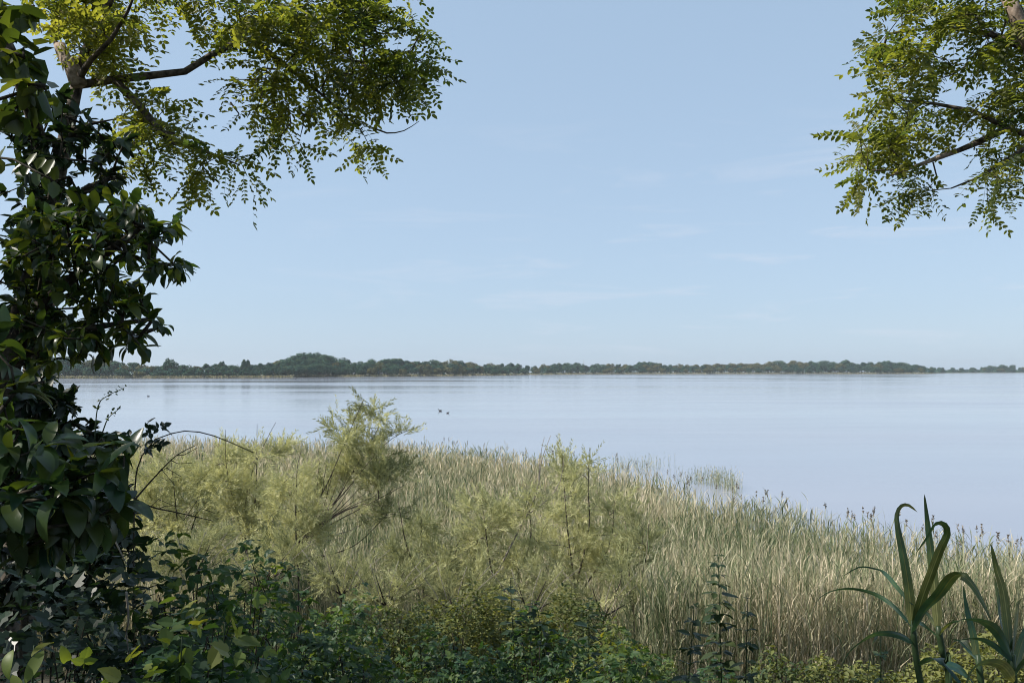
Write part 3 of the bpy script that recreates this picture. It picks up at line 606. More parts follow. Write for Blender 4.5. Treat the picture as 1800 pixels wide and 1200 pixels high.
# ------------------------------------------------------------------ locust trees
def locust(name, label, limbs, bl, depth, extra, dens, leaf=.22, dsp=.6, extra_n=0, pale=None, twigs=None, dfun=None):
    root = limbs[0][0]; t = empty(name, root, label, 'tree')
    tg = blobs(bl, depth, dens * 1.15, dsp, dfun)
    if extra:
        E = []
        for (c, r, n) in extra: v = norm(rng.normal(size=(n, 3))) * rng.random((n, 1)) ** (1 / 2.5); E.append(np.array(c) + v * np.array(r))
        tg = np.concatenate([tg] + E)
    ch, an, ad, tp, td = grow(limbs, tg, .11, .0022, .38, .28, 0)
    mb = MB(); mt = MB(); nl = len(limbs)
    for i, (p, r) in enumerate(ch):
        if i == 0: r = np.linspace(.13, .032, len(r))
        elif i < nl: r = np.minimum(np.maximum(r, np.linspace(.026, .004, len(r))), .034)
        tube(mt if i == 0 else mb, p, r, 8 if i < nl else 4)
    mt.build('trunk', M_BARK, t, smooth=True); mb.build('branches', M_BARK, t, smooth=True)
    if pale:
        for pl, r0, r1 in pale: mb = MB(); pts = smooth_poly(pl, .08); tube(mb, pts, np.linspace(r0, r1, len(pts)), 7); mb.build('pale_branch', M_BARKPALE, t, smooth=True)
    if twigs:
        for pl in twigs: mb = MB(); pts = smooth_poly(pl, .05); tube(mb, pts, np.linspace(.006, .002, len(pts)), 4); mb.build('bare_twig', M_BARK, t)
    k = 6; O = np.repeat(tp, k, 0) + rng.normal(0, .015, (len(tp) * k, 3)); O = np.concatenate([O, an[rng.random(len(an)) < .6]]); ad = np.concatenate([np.repeat(td, k, 0), ad[:len(O) - len(tp) * k]]); k = 1; n = len(O)
    D = norm(np.repeat(ad, k, 0)) * .5 + rng.normal(0, .6, (n, 3)) * [1, 1, .5] + [0, 0, -.12]
    N = np.stack([rng.normal(0, .45, n), rng.normal(0, .45, n), np.ones(n)], 1)
    rn = np.clip(.45 + .22 * fbm(O[:, 0] * 2, O[:, 2] * 2, 1.2) + rng.normal(0, .2, n), 0, 1)
    mb = MB(); place(mb, T_LOCUST, O, D, N, rng.uniform(.7, 1.15, n) * leaf, rn); mb.build('leaves', M_LOCUST, t)
    return t
LD = 4.8
gl = lambda px, d: [(px - 900) / F * d, d, float(ground((px - 900) / F * d, d)) - .1]
locust('locust_tree', 'locust tree on the left, its feathery leafy limb reaching out over the lake',
    [[gl(10, LD), P(40, 900, LD), P(70, 600, LD), P(95, 350, LD), P(135, 150, LD)],
     [P(135, 150, LD), P(200, 140, 4.8), P(265, 133, 4.8), P(325, 126, 4.8), P(370, 98, 4.9), P(420, 72, 5), P(490, 72, 5.1), P(560, 95, 5.2), P(640, 110, 5.2), P(720, 90, 5.3)],
     [P(135, 145, LD), P(160, 105, 4.6), P(195, 70, 4.5), P(225, 20, 4.4), P(245, -30, 4.3)],
     [P(130, 150, LD), P(112, 100, 4.9), P(92, 60, 5), P(110, 20, 5.1), P(140, -40, 5.2)],
     [P(235, 175, 4.8), P(270, 215, 4.8), P(300, 250, 4.8), P(350, 262, 4.9), P(420, 290, 4.9)],
     [P(450, 75, 5.0), P(520, 130, 5.1), P(570, 170, 5.1), P(620, 215, 5.2)],
     [P(95, 340, LD), P(20, 100, 4), P(-150, -200, 3.6), P(-300, -500, 3)],
     [P(135, 120, LD), P(250, -100, 4.6), P(420, -300, 4.2)]],
    [(150, 40, 60, 60), (198, 38, 52, 36), (330, -5, 70, 14), (178, 105, 34, 20), (412, 45, 48, 34), (465, 20, 60, 30), (398, 138, 22, 12), (482, 122, 44, 28), (520, 50, 70, 55), (590, 115, 75, 50), (620, 40, 70, 40), (655, 30, 40, 28), (670, 125, 50, 34), (645, 170, 45, 18), (700, 135, 32, 24), (722, 40, 26, 18), (740, 60, 18, 14), (728, 105, 26, 28), (750, 110, 12, 18), (482, 188, 42, 20), (490, 230, 20, 26), (515, 248, 14, 14), (580, 180, 40, 18), (615, 215, 25, 14), (620, 250, 30, 10), (655, 255, 20, 8),
     (255, 190, 45, 28), (290, 235, 50, 30), (318, 240, 36, 14), (378, 272, 26, 10), (420, 292, 32, 14), (440, 315, 16, 14), (330, 290, 34, 14), (320, 318, 14, 10), (250, 290, 30, 20), (110, -60, 120, 40), (350, -60, 150, 30), (600, -50, 120, 30)],
    LD, [((-3.5, 2.2, 10.6), (3.2, 1.8, 1.0), 230), ((-7.0, 3.5, 9.6), (2.6, 2.6, 1.6), 230), ((-1.2, .8, 9.6), (1.8, 1.3, .6), 90), ((-7.4, 7, 12), (2.4, 2.8, 1.2), 50), ((-6.3, 3.2, 7.4), (1.7, 2.6, 2.2), 330), ((-9.5, 8, 9), (2.8, 3, 2.4), 200), ((-1.5, -2.6, 10.2), (4.2, 2.6, 1.5), 420), ((-4.5, -1.5, 7.5), (1.5, 2.5, 2.2), 250)], 1.4, .195, .55,  # unseen crown masses beyond the frame, added to shade the foreground
    pale=[([P(140, 150, 4.75), P(125, 115, 4.75), P(112, 100, 4.8), P(104, 78, 4.8)], .045, .03), ([P(92, 60, 5), P(100, 40, 4.95), P(110, 18, 4.9)], .028, .02), ([P(98, 52, 5), P(125, 35, 5), P(160, 12, 5)], .02, .012)],
    twigs=[[P(655, 225, 5.2), P(680, 234, 5.2), P(710, 230, 5.2), P(737, 213, 5.2)], [P(525, 190, 5.1), P(535, 205, 5.1), P(528, 240, 5.1)], [P(530, 200, 5.1), P(550, 205, 5.1), P(560, 222, 5.1)], [P(342, 280, 4.9), P(355, 290, 4.9), P(366, 305, 4.9), P(377, 319, 4.9)], [P(405, 180, 5), P(420, 200, 5), P(412, 212, 5)]],
    dfun=lambda px: np.clip((px - 150) / 650, 0, 1) * .45)
locust('locust_tree', 'locust tree on the right whose sunlit leafy branches hang into the upper right corner',
    [[[3.45, 4.9, float(ground(3.45, 4.9)) - .1], P(1960, 700, 4.9), P(1900, 350, 4.9), P(1830, 130, 4.9), P(1765, -30, 4.9)],
     [P(1870, 270, 4.9), P(1800, 235, 4.9), P(1770, 225, 4.9), P(1710, 195, 4.9), P(1640, 182, 5.0), P(1560, 175, 5.0)],
     [P(1770, 225, 4.9), P(1720, 250, 4.9), P(1650, 278, 4.9), P(1590, 298, 4.9), P(1530, 300, 4.9)],
     [P(1880, 260, 4.9), P(1800, 262, 4.8), P(1760, 287, 4.8), P(1720, 312, 4.8), P(1672, 331, 4.8)],
     [P(1830, 100, 4.9), P(1740, 60, 5), P(1650, 50, 5), P(1560, 60, 5)],
     [P(1765, 0, 4.9), P(1800, -300, 4.4), P(1750, -500, 3.8)]],
    [(1606, 332, 24, 16), (1618, 350, 12, 8), (1754, 345, 26, 14), (1755, 362, 12, 8), (1516, 318, 20, 14), (1531, 85, 22, 14), (1586, 15, 26, 20), (1646, 31, 56, 30), (1736, 41, 60, 37.5), (1539, 84, 19.2, 12), (1591, 81, 36, 26.2), (1636, 106, 32, 22.5), (1581, 116, 40, 16.5), (1606, 171, 44, 16.5), (1576, 176, 28, 13.5), (1549, 186, 14.4, 10.5), (1726, 91, 40, 18.8), (1780, 56, 28, 37.5), (1765, 161, 36, 30), (1706, 196, 32, 13.5), (1646, 200.7, 28, 12), (1564, 222.6, 33.6, 15), (1514, 251.8, 25.6, 19.5), (1569, 244.5, 38.4, 19.5), (1616, 235, 48, 12), (1514, 281, 17.6, 13.5), (1544, 273.7, 20, 10.5), (1601, 295.6, 22.4, 16.5), (1616, 313.9, 11.2, 7.5), (1785, 208, 24, 30), (1751, 226.3, 28, 7.5), (1736, 262.8, 20, 7.5), (1770, 277.4, 24, 16.5), (1746, 299.3, 24, 13.5), (1760, 315.3, 11.2, 7.5), (1790, 262.8, 20, 30), (1646, -54, 120, 22.5), (1850, 96, 40, 112.5)],
    4.95, [((2.2, 1.2, 10.4), (2.6, 1.4, 1.0), 170), ((4.7, 5, 9.3), (1.4, 1.5, 1.7), 190), ((3.5, 4.6, 10.7), (2.2, 1.7, .8), 170), ((6.2, 5, 8.2), (1.6, 1.8, 1.4), 120)], 1.75, .175, .5,
    pale=[([P(1765, -20, 4.75), P(1785, 25, 4.75), P(1800, 62, 4.75), P(1830, 120, 4.8)], .035, .045), ([P(1680, 265, 4.85), P(1650, 277, 4.85), P(1600, 296, 4.85), P(1566, 308, 4.85)], .015, .008)],
    twigs=[[P(1640, 285, 4.9), P(1647, 312, 4.9), P(1635, 328, 4.9), P(1622, 336, 4.9)], [P(1700, 115, 5), P(1670, 133, 5), P(1640, 140, 5)]])

# ------------------------------------------------------------------ left shrubs
def whorl_shrub(name, label, cat, root, limbs, bl, depth, dens, mat, temps, size, per=6, dsp=.3, droop=-.15, spread=.8, anchor_leaves=1, rtip=.003, step=.09, crange=(0, 1), thick=None):
    t = empty(name, root, label, cat); tg = blobs(bl, depth, dens, dsp)
    ch, an, ad, tp, td = grow(limbs, tg, step, rtip, .42, .2, .02)
    mb = MB()
    for p, r in ch: tube(mb, p, r if thick is None else np.minimum(r, thick), 5)
    mb.build('branches', M_TWIG, t)
    O = np.concatenate([np.repeat(tp, per, 0), np.repeat(an, anchor_leaves, 0)]) if anchor_leaves else np.repeat(tp, per, 0)
    B = np.concatenate([np.repeat(td, per, 0), np.repeat(ad, anchor_leaves, 0)]) if anchor_leaves else np.repeat(td, per, 0)
    n = len(O); O = O + rng.normal(0, .008, (n, 3)); D = norm(B) * .6 + norm(rng.normal(size=(n, 3))) * spread + [0, 0, droop]
    N = np.stack([rng.normal(0, .35, n), rng.normal(0, .35, n), np.ones(n)], 1)
    mb = MB(); place(mb, temps, O, D, N, rng.uniform(.65, 1.1, n) * size, rng.uniform(crange[0], crange[1], n)); mb.build('leaves', mat, t, smooth=True)
    return t
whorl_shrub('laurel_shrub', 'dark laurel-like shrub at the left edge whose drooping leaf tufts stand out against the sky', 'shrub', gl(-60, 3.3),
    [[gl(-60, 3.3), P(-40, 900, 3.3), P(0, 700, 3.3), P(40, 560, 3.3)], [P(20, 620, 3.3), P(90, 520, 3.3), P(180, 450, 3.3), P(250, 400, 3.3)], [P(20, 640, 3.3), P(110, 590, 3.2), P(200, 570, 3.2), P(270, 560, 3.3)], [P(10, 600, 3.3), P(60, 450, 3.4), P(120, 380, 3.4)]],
    [(-250, 500, 130, 300), (-480, 600, 130, 350), (225, 365, 45, 30), (272, 405, 40, 36), (288, 468, 36, 30), (190, 430, 75, 60), (120, 410, 80, 60), (55, 450, 70, 80), (150, 510, 100, 45), (235, 545, 45, 25), (262, 580, 28, 20), (190, 590, 60, 32), (110, 590, 75, 40), (45, 560, 60, 50), (230, 615, 28, 14), (60, 630, 60, 20)],  # leading masses lie out of frame, added to keep side sun off
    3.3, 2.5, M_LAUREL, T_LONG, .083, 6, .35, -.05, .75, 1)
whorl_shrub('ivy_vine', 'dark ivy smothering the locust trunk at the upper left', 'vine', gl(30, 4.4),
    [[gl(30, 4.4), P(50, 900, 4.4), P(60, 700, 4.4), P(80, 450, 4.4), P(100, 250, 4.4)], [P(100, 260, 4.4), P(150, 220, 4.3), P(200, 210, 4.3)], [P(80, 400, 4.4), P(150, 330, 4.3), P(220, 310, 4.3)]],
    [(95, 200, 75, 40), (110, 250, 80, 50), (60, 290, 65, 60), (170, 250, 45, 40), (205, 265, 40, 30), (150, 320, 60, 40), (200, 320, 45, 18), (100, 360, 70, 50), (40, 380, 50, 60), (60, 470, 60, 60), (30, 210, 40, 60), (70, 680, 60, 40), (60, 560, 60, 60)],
    4.35, 1.7, M_IVYSHADE, T_IVY + T_OVAL, .078, 4, .4, -.2, .9, 1)
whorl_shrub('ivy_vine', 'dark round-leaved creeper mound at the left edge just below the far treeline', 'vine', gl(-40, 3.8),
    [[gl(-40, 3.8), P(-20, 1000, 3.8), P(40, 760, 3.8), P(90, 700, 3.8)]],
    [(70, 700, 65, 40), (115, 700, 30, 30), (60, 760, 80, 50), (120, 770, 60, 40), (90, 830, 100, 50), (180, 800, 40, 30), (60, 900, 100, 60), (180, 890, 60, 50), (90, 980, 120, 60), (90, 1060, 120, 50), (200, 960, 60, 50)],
    3.8, 2.8, M_IVYSHADE, T_ROUND, .075, 5, .35, -.1, .9, 2)
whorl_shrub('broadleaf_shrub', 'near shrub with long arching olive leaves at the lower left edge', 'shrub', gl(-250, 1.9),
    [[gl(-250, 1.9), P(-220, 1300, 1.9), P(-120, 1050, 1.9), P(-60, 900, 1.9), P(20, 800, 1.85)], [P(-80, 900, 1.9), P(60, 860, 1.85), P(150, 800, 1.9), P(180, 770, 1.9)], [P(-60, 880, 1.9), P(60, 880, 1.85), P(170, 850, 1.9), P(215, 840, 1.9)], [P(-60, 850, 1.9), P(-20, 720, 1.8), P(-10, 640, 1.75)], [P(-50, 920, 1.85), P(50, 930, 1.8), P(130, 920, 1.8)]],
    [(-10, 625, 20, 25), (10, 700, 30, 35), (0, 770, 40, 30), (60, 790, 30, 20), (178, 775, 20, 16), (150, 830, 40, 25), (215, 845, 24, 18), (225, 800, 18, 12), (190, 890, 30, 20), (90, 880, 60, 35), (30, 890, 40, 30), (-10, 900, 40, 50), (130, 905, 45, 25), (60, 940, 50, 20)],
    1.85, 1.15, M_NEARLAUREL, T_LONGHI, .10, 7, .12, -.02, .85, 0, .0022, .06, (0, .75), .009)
whorl_shrub('locust_sapling', 'locust shoot with large round shaded leaflets hanging close at the upper left corner', 'sapling', gl(-700, 1.5),
    [[gl(-700, 1.5), P(-650, 1000, 1.5), P(-450, 400, 1.5), P(-200, 200, 1.45), P(-60, 120, 1.4)], [P(-200, 200, 1.45), P(-50, 60, 1.4), P(60, 10, 1.4)], [P(-150, 180, 1.4), P(-20, 180, 1.35), P(80, 150, 1.35)]],
    [(20, 20, 35, 30), (30, 90, 30, 35), (60, 150, 35, 25), (90, 150, 20, 15), (20, 180, 20, 20), (-20, 60, 30, 60)],
    1.4, 1.2, M_LAUREL, T_ROUND, .047, 7, .1, -.2, .8, 1, .0018, .05, (.4, 1), .006)
t = empty('locust_sapling', gl(-560, 1.6), 'low locust shoot whose row of pale oval leaflets pokes in at the left edge', 'sapling'); mb = MB()
r0 = [gl(-560, 1.6), P(-450, 800, 1.6), P(-200, 350, 1.55), P(-20, 275, 1.5), P(95, 318, 1.45)]; pts = smooth_poly(r0, .05); tube(mb, pts, np.linspace(.012, .0018, len(pts)), 5); mb.build('stem', M_TWIG, t)
mb = MB(); q = smooth_poly([P(-60, 262, 1.5), P(0, 278, 1.5), P(50, 290, 1.5), P(95, 318, 1.45)], .026); n = len(q)
for s in (-1, 1): place(mb, T_ROUND, q, np.stack([rng.normal(.12, .1, n), rng.normal(0, .4, n), s * np.ones(n)], 1), np.stack([rng.normal(0, .3, n), -np.ones(n), rng.normal(0, .3, n)], 1), rng.uniform(.026, .034, n), rng.uniform(.5, 1, n))
mb.build('leaves', M_NEARLAUREL, t, smooth=True)

# flowering spikes beside the near shrub, and the arching bramble cane
t = empty('privet_sprig', P(160, 790, 2.0), 'two thin budding sprigs standing against the water beside the near arching leaves', 'sprig'); 
for pl in ([(165, 790), (172, 715), (190, 695), (218, 682)], [(180, 760), (190, 735), (207, 720)]):
    mb = MB(); pts = smooth_poly([P(a, b, 2.0) for a, b in pl], .01); tube(mb, pts, np.linspace(.0016, .001, len(pts)), 4); 
    q = pts[len(pts) // 2:]; q = np.repeat(q, 3, 0) + rng.normal(0, .003, (len(q) * 3, 3)); place(mb, T_OVAL, q, rng.normal(size=q.shape) + [.3, 0, .5], rng.normal(size=q.shape), rng.uniform(.005, .011, len(q))); mb.build('flower_spike', M_WEED, t)

def bush(name, label, cat, px, d, rpx, top, mat, temps, size, dens=1.0, group=None, crange=(0, 1), ry=1.0, bot=None):
    """dome of leaves on canes: leaves sit in a shell over the ground"""
    x = (px - 900) / F * d; z0 = float(ground(x, d)); zt = CAM_Z + (HOR - top) / F * d; H = max(zt - z0, .4); rx = rpx / F * d
    t = empty(name, (x, d, z0), label, cat, group); ryy = max(rx * ry, .5)
    mb = MB(); ncane = 20
    for k in range(ncane):
        a = rng.uniform(0, 6.28); r = rng.uniform(.3, 1.0); hx, hy = math.cos(a) * r * rx, math.sin(a) * r * ryy; hz = H * math.sqrt(max(0, 1 - .75 * r * r)) * rng.uniform(.85, 1.04)
        p = smooth_poly([[x + hx * .2, d + hy * .2, z0 - .05], [x + hx * .5, d + hy * .5, z0 + hz * .75], [x + hx * .8, d + hy * .8, z0 + hz], [x + hx * 1.08, d + hy * 1.05, z0 + hz * .93]], .12); tube(mb, p, np.linspace(.006, .002, len(p)), 4)
    mb.build('canes', M_TWIG, t)
    area = math.pi * rx * ryy + 2 * H * (rx + ryy); n = int(dens * area / (size * size) * (2.6 if len(temps) != 3 else 4.2))
    u = rng.uniform(0, 6.28, n); r = np.sqrt(rng.random(n)); ex = np.cos(u) * r; ey = np.sin(u) * r
    X = x + ex * rx; Y = d + ey * ryy; top_ = H * np.sqrt(np.clip(1 - .8 * r * r, 0, 1)) * (1 + .10 * np.sin(X * 5 + Y * 3) + .09 * np.sin(X * 11 - Y * 7 + 2))
    Z = z0 + top_ * (1 - rng.exponential(.24, n)); ok = Z > ground(X, Y) + .02; X, Y, Z, ex, ey = X[ok], Y[ok], Z[ok], ex[ok], ey[ok]; n = len(X)
    O = np.stack([X, Y, Z], 1); D = norm(rng.normal(size=(n, 3))) * [1, 1, .5] + np.stack([ex * .3, ey * .3, -.1 + 0 * ex], 1)
    N = np.stack([ex * .6 + rng.normal(0, .4, n), ey * .6 + rng.normal(0, .4, n), np.ones(n)], 1)
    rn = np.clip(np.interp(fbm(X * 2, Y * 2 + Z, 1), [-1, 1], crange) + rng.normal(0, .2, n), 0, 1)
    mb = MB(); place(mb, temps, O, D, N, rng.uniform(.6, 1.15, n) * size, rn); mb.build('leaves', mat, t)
    return t
BR = 'bramble_bush'
bl_ = [  # tone ranges also paint light: brambles lighter at centre, darker at lower left
 (70, 2.5, 150, 1075, M_IVYSHADE, T_IVY, .05, .5, (.0, .5), 'ground cover with leaves darkened to stand in for shade at the lower left edge'),  # dark leaf colour put in where the corner lies in shade
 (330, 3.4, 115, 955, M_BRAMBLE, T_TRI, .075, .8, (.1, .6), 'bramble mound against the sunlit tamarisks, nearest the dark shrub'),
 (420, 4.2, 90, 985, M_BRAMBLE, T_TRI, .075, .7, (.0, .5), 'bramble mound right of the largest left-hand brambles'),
 (210, 3.0, 110, 1000, M_IVYSHADE, T_TRI + T_VINE, .075, .6, (.0, .8), 'bush with leaves darkened to stand in for the shade of the lower left hollow'),  # shade of the hollow carried by the darker leaf colour
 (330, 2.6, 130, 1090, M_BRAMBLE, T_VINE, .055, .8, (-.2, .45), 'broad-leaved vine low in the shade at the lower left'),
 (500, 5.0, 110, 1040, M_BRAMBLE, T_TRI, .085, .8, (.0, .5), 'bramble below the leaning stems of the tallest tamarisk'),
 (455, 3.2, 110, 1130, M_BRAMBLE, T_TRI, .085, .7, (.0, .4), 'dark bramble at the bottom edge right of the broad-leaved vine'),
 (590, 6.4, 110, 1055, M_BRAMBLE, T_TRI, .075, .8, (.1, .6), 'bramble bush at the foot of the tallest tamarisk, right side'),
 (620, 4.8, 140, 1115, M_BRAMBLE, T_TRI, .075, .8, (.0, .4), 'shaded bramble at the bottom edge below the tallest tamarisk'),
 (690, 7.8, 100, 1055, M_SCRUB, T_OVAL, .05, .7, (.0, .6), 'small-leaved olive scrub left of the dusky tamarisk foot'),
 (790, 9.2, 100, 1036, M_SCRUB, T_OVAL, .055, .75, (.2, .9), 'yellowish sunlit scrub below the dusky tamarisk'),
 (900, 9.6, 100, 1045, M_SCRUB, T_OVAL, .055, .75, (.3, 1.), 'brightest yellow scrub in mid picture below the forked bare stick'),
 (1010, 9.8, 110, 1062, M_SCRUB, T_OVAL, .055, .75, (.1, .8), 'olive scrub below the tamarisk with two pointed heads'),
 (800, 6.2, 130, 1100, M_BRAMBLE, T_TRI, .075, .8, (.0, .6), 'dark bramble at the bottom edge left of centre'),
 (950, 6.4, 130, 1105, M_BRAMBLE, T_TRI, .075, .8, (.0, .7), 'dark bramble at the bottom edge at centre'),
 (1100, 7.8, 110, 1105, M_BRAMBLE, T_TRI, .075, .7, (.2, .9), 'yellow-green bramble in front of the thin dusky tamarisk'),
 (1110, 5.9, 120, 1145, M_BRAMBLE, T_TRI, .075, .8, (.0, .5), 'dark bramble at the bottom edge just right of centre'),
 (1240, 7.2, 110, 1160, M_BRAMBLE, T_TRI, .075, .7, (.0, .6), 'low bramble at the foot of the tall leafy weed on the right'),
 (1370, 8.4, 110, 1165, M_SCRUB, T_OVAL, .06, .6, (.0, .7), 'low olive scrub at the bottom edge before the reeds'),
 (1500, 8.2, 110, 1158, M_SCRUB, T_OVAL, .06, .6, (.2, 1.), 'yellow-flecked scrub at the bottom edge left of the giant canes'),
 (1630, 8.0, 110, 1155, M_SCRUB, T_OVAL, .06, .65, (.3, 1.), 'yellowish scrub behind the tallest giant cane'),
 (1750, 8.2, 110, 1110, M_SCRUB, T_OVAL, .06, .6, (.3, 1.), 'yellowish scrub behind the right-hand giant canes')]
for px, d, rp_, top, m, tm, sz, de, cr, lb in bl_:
    bush(BR if m is M_BRAMBLE else 'shade_toned_bush' if m is M_IVYSHADE else 'scrub_bush', lb, 'bush', px, d, rp_, top, m, tm, sz, de, None, cr)

# arching bramble cane over the tamarisks
t = empty('bramble_cane', gl(240, 3.6), 'thin arching bramble cane crossing in front of the left tamarisks', 'cane'); mb = MB()
pts = smooth_poly([gl(240, 3.6), P(235, 950, 3.6), P(250, 800, 3.6), P(300, 762, 3.6), P(350, 759, 3.6), P(400, 775, 3.6), P(445, 795, 3.6)], .06); tube(mb, pts, np.linspace(.006, .0022, len(pts)), 5)
q = pts[len(pts) // 2:]; place(mb, [(np.array([[0, .15, 0], [0, -.15, 0], [1, 0, 0]]), [np.array([[0, 1, 2]])])], q, rng.normal(size=q.shape), rng.normal(size=q.shape), .012); mb.build('stem', M_TWIG, t)
mb = MB(); n = 14; O = P(262, 770, 3.6) + rng.normal(0, .035, (n, 3)); place(mb, T_TRI, O, rng.normal(size=(n, 3)), rng.normal(0, .5, (n, 3)) + [0, -.6, .6], rng.uniform(.05, .075, n), rng.uniform(0, .3, n)); mb.build('leaves', M_IVYSHADE, t)

# loose dark twigs and dead grass stalks between the left shrub and the tamarisks
for k, (pl, dd, m, lb) in enumerate([([(225, 870), (265, 890), (310, 900), (375, 915)], 3.4, M_TWIG, 'bare dark twig reaching right across the yellow tamarisk, lower one'), ([(235, 880), (270, 840), (310, 800), (345, 782)], 3.4, M_TWIG, 'bare dark twig slanting up across the yellow tamarisk'), ([(185, 905), (198, 940), (222, 990)], 2.6, M_DEAD, 'pale dead stalk slanting down below the arching leaves'), ([(222, 1040), (226, 1090), (222, 1110), (227, 1152)], 2.6, M_DEAD, 'pale hanging dead stalk in the dark hollow at the lower left')]):
    mb = MB(); p0 = P(*pl[0], dd); pts = smooth_poly([P(a, b, dd + .05 * i) for i, (a, b) in enumerate(pl)], .03); tube(mb, pts, np.linspace(.004, .0016, len(pts)), 5)
    if m is M_TWIG:
        for s in range(4): j = int(len(pts) * (.3 + .15 * s)); tube(mb, [pts[j], pts[j] + [.03, 0, rng.uniform(-.04, .05)], pts[j] + [.08, .02, rng.uniform(-.05, .07)]], [.0018, .0015, .001], 4)
    setp(mb.build('twig' if m is M_TWIG else 'dead_stalk', m, None, p0), lb, 'twig' if m is M_TWIG else 'stalk')

# ------------------------------------------------------------------ upright weeds
def weed(px, top, bot, d, label, size=.10, nodes=9, mat=None):
    x = (px - 900) / F * d; z0 = float(ground(x, d)); zt = CAM_Z + (HOR - top) / F * d; zb = CAM_Z + (HOR - bot) / F * d
    t = empty('tall_weed', (x, d, z0), label, 'weed'); lean = rng.normal(0, .05)
    pts = smooth_poly([[x - lean, d, z0], [x, d, (z0 + zt) / 2], [x + lean, d, zt]], .08); mb = MB(); tube(mb, pts, np.linspace(.008, .002, len(pts)), 5); mb.build('stem', M_WEED, t)
    mb = MB(); O, D, N, S = [], [], [], []
    for k in range(nodes):
        f = k / (nodes - 1); z = zt - f * (zt - zb); p = [np.interp(z, pts[:, 2], pts[:, 0]), d, z]; a = k * 1.57 + .4
        for s in range(4 if k % 2 else 2): b = a + s * math.pi / (2 if k % 2 else 1) + rng.normal(0, .2); O.append(p); D.append([math.cos(b), math.sin(b), rng.uniform(-.35, .35)]); N.append([0, 0, 1]); S.append(size * (.35 + .65 * min(1, f * 2.2)) * rng.uniform(.8, 1.15))
    place(mb, T_WEED, O, D, np.array(N) + rng.normal(0, .25, (len(N), 3)), S); mb.build('leaves', mat or M_WEED, t)
T_WEED = [rotl for rotl in T_TRI] + [(rotz(full(OV)[0], 0, .15), full(OV)[1])]
weed(1268, 975, 1180, 6.2, 'tallest dark leafy weed standing right of centre before the reeds', .16, 13)
weed(1205, 1065, 1190, 5.0, 'shorter dark weed just left of the tallest weed', .11, 6)
weed(1310, 1050, 1190, 5.6, 'dark weed touching the right side of the tallest weed', .10, 6)
weed(907, 1015, 1130, 6.4, 'slim dark weed left of centre with its top over the forked stick foot', .13, 7)
weed(968, 1040, 1150, 6.4, 'thin olive weed at centre', .11, 7)
weed(1035, 1050, 1150, 6.6, 'olive weed below the tamarisk with two pointed heads', .11, 7)
weed(745, 1085, 1180, 6.0, 'small pale weed at the bottom left of centre', .08, 7)
weed(1548, 1110, 1230, 4.2, 'thin dark weed stem left of the tallest giant cane', .06, 4)

# yellow-leaved vine shoots at the bottom left
for px, py, d, n, s, lb in [(300, 1080, 2.5, 9, .055, 'small drooping yellow-green leaf cluster in the dark hollow'), (320, 1135, 2.4, 9, .055, 'bright broad vine leaves lit low at the left'), (395, 1110, 2.6, 8, .07, 'pale vine shoot with oval leaves right of the bright vine leaves'), (200, 1190, 2.1, 12, .06, 'yellow-green nettle-like leaves at the bottom edge, lower left'), (60, 1160, 1.7, 7, .06, 'curled olive shoot at the bottom left corner')]:
    x, y, z = P(px, py, d); z0 = float(ground(x, y)); t = empty('vine_shoot', (x, y, z0), lb, 'shoot'); mb = MB(); p = smooth_poly([[x - .05, y, z0], [x - .03, y, (z + z0) / 2], [x, y, z + .03]], .05); tube(mb, p, np.linspace(.005, .002, len(p)), 4); mb.build('stem', M_WEED, t)
    mb = MB(); O = np.array([x, y, z]) + rng.normal(0, .045, (n, 3)) * [1.2, .6, .8]; place(mb, T_LONGHI if 'curled' in lb else T_VINE if 'broad' in lb else T_WEED, O, rng.normal(size=(n, 3)) + [0, -.4, -.3], rng.normal(0, .4, (n, 3)) + [0, -.5, 1], rng.uniform(.7, 1.2, n) * s, rng.uniform(.3, .9, n)); mb.build('leaves', M_BRAMBLE, t)

# ------------------------------------------------------------------ giant canes at the lower right
def blade(t, pts, w, d, tone, twist=0.0, dz=.25, name='leaf'):
    n0 = len(pts); P3 = [P(a, b, d + dz * math.sin(1.6 * i / (n0 - 1))) for i, (a, b) in enumerate(pts)]; c = smooth_poly(P3, .015); n = len(c); s = np.linspace(0, 1, n)
    tg = norm(np.gradient(c, axis=0)); view = np.array([0, 1.0, 0]); side = norm(np.cross(tg, view)); nrm = np.cross(side, tg)
    a = twist * (s - .3) + .35 * np.sin(s * 3 + w); side2 = side * np.cos(a)[:, None] + nrm * np.sin(a)[:, None]; nr2 = -side * np.sin(a)[:, None] + nrm * np.cos(a)[:, None]
    prof = .6 * w / F * d / 2 * np.minimum(1, (s * 5 + .35)) * np.clip(1 - s, 0, 1) ** .45 * (1 + .25 * np.sin(np.pi * s)); f = .22
    cols = np.linspace(-1, 1, 11); V = np.concatenate([c + side2 * (prof * k)[:, None] + nr2 * (f * prof * abs(k) + .0006 * (j % 2))[:, None] for j, k in enumerate(cols)])
    i = np.arange(n - 1); q = np.concatenate([np.stack([j * n + i, j * n + i + 1, (j + 1) * n + i + 1, (j + 1) * n + i], 1) for j in range(10)])
    tn = np.concatenate([tone * .62 + .16 * np.sin(s * 5 + w) + (.3 if j == 5 else .12 * (j % 2)) + 2.2 * np.clip(s - .9, 0, 1) * (.5 + .5 * (w % 2)) + rng.normal(0, .03, n) for j in range(11)])
    mb = MB(); mb.add(V, [q], np.clip(tn, 0, 1)); mb.build(name, M_CANE, t, smooth=True)
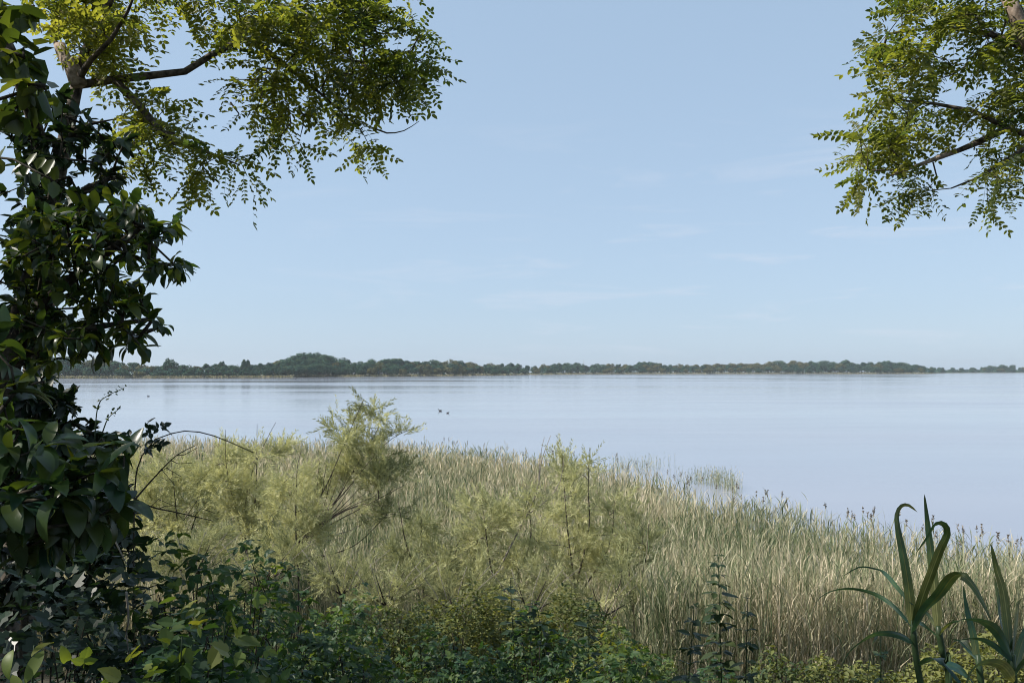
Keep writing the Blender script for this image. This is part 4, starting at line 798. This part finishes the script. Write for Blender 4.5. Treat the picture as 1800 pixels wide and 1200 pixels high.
def cane(label, d, stem, leaves, r=5.5):
    x, y, z = P(stem[-1][0], 1250, d); z0 = float(ground(x, d)); t = empty('giant_cane', (x, d, z0), label, 'cane'); pts = smooth_poly([P(a, b, d) for a, b in stem] + [[x, d, z0 - .05]], .04); mb = MB()
    rr = np.full(len(pts), r / F * d); rr[0] *= .6; rr[::7] *= 1.18; tube(mb, pts, rr, 9, .3); mb.build('stem', M_CANE, t, smooth=True)
    for l in leaves: blade(t, l[0], l[1], d, l[2], l[3] if len(l) > 3 else 0, l[4] if len(l) > 4 else .2)
cane('tallest giant cane of the right-hand group, with long arching leaves on both sides', 2.9, [(1605, 1090), (1606, 1120), (1611, 1160), (1618, 1200)], [
    ([(1603, 1105), (1599, 1045), (1590, 985), (1580, 935), (1577, 905), (1585, 889), (1598, 888), (1613, 900)], 27, .62, .3, .1),
    ([(1604, 1108), (1620, 1055), (1638, 1005), (1653, 965), (1665, 938), (1660, 922), (1645, 921), (1630, 945), (1610, 972)], 25, .45, .5, -.15),
    ([(1606, 1112), (1625, 1075), (1652, 1045), (1675, 1014), (1692, 1011), (1712, 1030), (1730, 1062), (1743, 1090)], 42, .3, .6, -.35),
    ([(1603, 1100), (1572, 1066), (1540, 1045), (1500, 1035), (1465, 1038), (1440, 1052), (1427, 1078)], 12, .0, 1.0, .2),
    ([(1604, 1062), (1580, 1035), (1556, 1008), (1535, 999), (1510, 997), (1480, 1013)], 13, .05, .8, .35),
    ([(1606, 1130), (1585, 1118), (1560, 1113), (1535, 1116), (1510, 1131), (1490, 1150), (1475, 1182)], 17, .02, .9, -.3),
    ([(1545, 1114), (1535, 1130), (1530, 1155), (1524, 1200)], 11, .2, .6, -.3),
    ([(1616, 1170), (1640, 1157), (1660, 1165), (1680, 1190), (1700, 1215)], 26, .0, .9, -.3)])
cane('second giant cane just right of the tallest one, with a sharp upright leaf', 3.2, [(1649, 1100), (1652, 1120), (1660, 1160), (1668, 1200)], [
    ([(1650, 1115), (1645, 1050), (1638, 985), (1632, 930), (1625, 868)], 26, .55, .2, .1),
    ([(1651, 1112), (1636, 1085), (1622, 1068), (1610, 1055)], 13, .5, .4, .2),
    ([(1652, 1117), (1662, 1102), (1675, 1093), (1690, 1090)], 12, .4, .6, -.2),
    ([(1652, 1120), (1625, 1098), (1605, 1092), (1585, 1095)], 13, .0, .7, .3),
    ([(1662, 1165), (1690, 1178), (1712, 1200), (1722, 1230)], 22, .05, .8, -.3)])
cane('giant cane at the right edge with crowded broad leaves', 2.7, [(1781, 1150), (1780, 1175), (1783, 1200)], [
    ([(1779, 1185), (1773, 1110), (1764, 1040), (1752, 1000), (1742, 955)], 30, .45, .3, .1),
    ([(1781, 1160), (1755, 1112), (1728, 1093), (1695, 1088), (1682, 1092)], 30, .05, .9, -.3),
    ([(1781, 1150), (1787, 1095), (1790, 1062), (1797, 1050)], 17, .6, .3, .2),
    ([(1779, 1145), (1762, 1100), (1755, 1050), (1748, 1010)], 22, .2, .3, .3),
    ([(1785, 1198), (1762, 1170), (1730, 1165), (1707, 1182), (1696, 1215)], 32, .62, .6, -.5),
    ([(1780, 1160), (1745, 1132), (1715, 1122), (1680, 1126)], 17, .0, .9, -.2),
    ([(1783, 1180), (1800, 1120), (1825, 1080), (1850, 1060)], 26, .25, .5, .2),
    ([(1784, 1190), (1800, 1165), (1820, 1150), (1850, 1150)], 24, .1, .5, -.2),
    ([(1760, 1130), (1738, 1090), (1718, 1068), (1705, 1058)], 13, .9, .5, .3)])
cane('slender giant cane shoot between the second cane and the right edge', 3.3, [(1719, 1150), (1722, 1180), (1726, 1210)], [
    ([(1719, 1170), (1712, 1120), (1701, 1075), (1693, 1028)], 20, .3, .3, .1),
    ([(1720, 1160), (1700, 1140), (1685, 1125), (1670, 1122)], 9, .1, .6, .1),
    ([(1721, 1165), (1700, 1130), (1680, 1128), (1662, 1150)], 16, .8, .6, .4)])

# ------------------------------------------------------------------ haze
m, n, l = mat_new('haze_air'); v = n.new("ShaderNodeVolumePrincipled"); v.inputs['Density'].default_value = .0001; v.inputs['Color'].default_value = (.90, .95, 1.0, 1); v.inputs['Anisotropy'].default_value = .2
o = n.new("ShaderNodeOutputMaterial"); l(v.outputs[0], o.inputs['Volume'])
mb = MB(); x0, x1, y0, y1, z0, z1 = -3650, 3650, -420, 4050, -60, 45
mb.add([[x0, y0, z0], [x1, y0, z0], [x1, y1, z0], [x0, y1, z0], [x0, y0, z1], [x1, y0, z1], [x1, y1, z1], [x0, y1, z1]], [[[0, 3, 2, 1], [4, 5, 6, 7], [0, 1, 5, 4], [1, 2, 6, 5], [2, 3, 7, 6], [3, 0, 4, 7]]])
setp(mb.build('haze', m), 'pale summer haze over the lake', 'haze', kind='stuff')
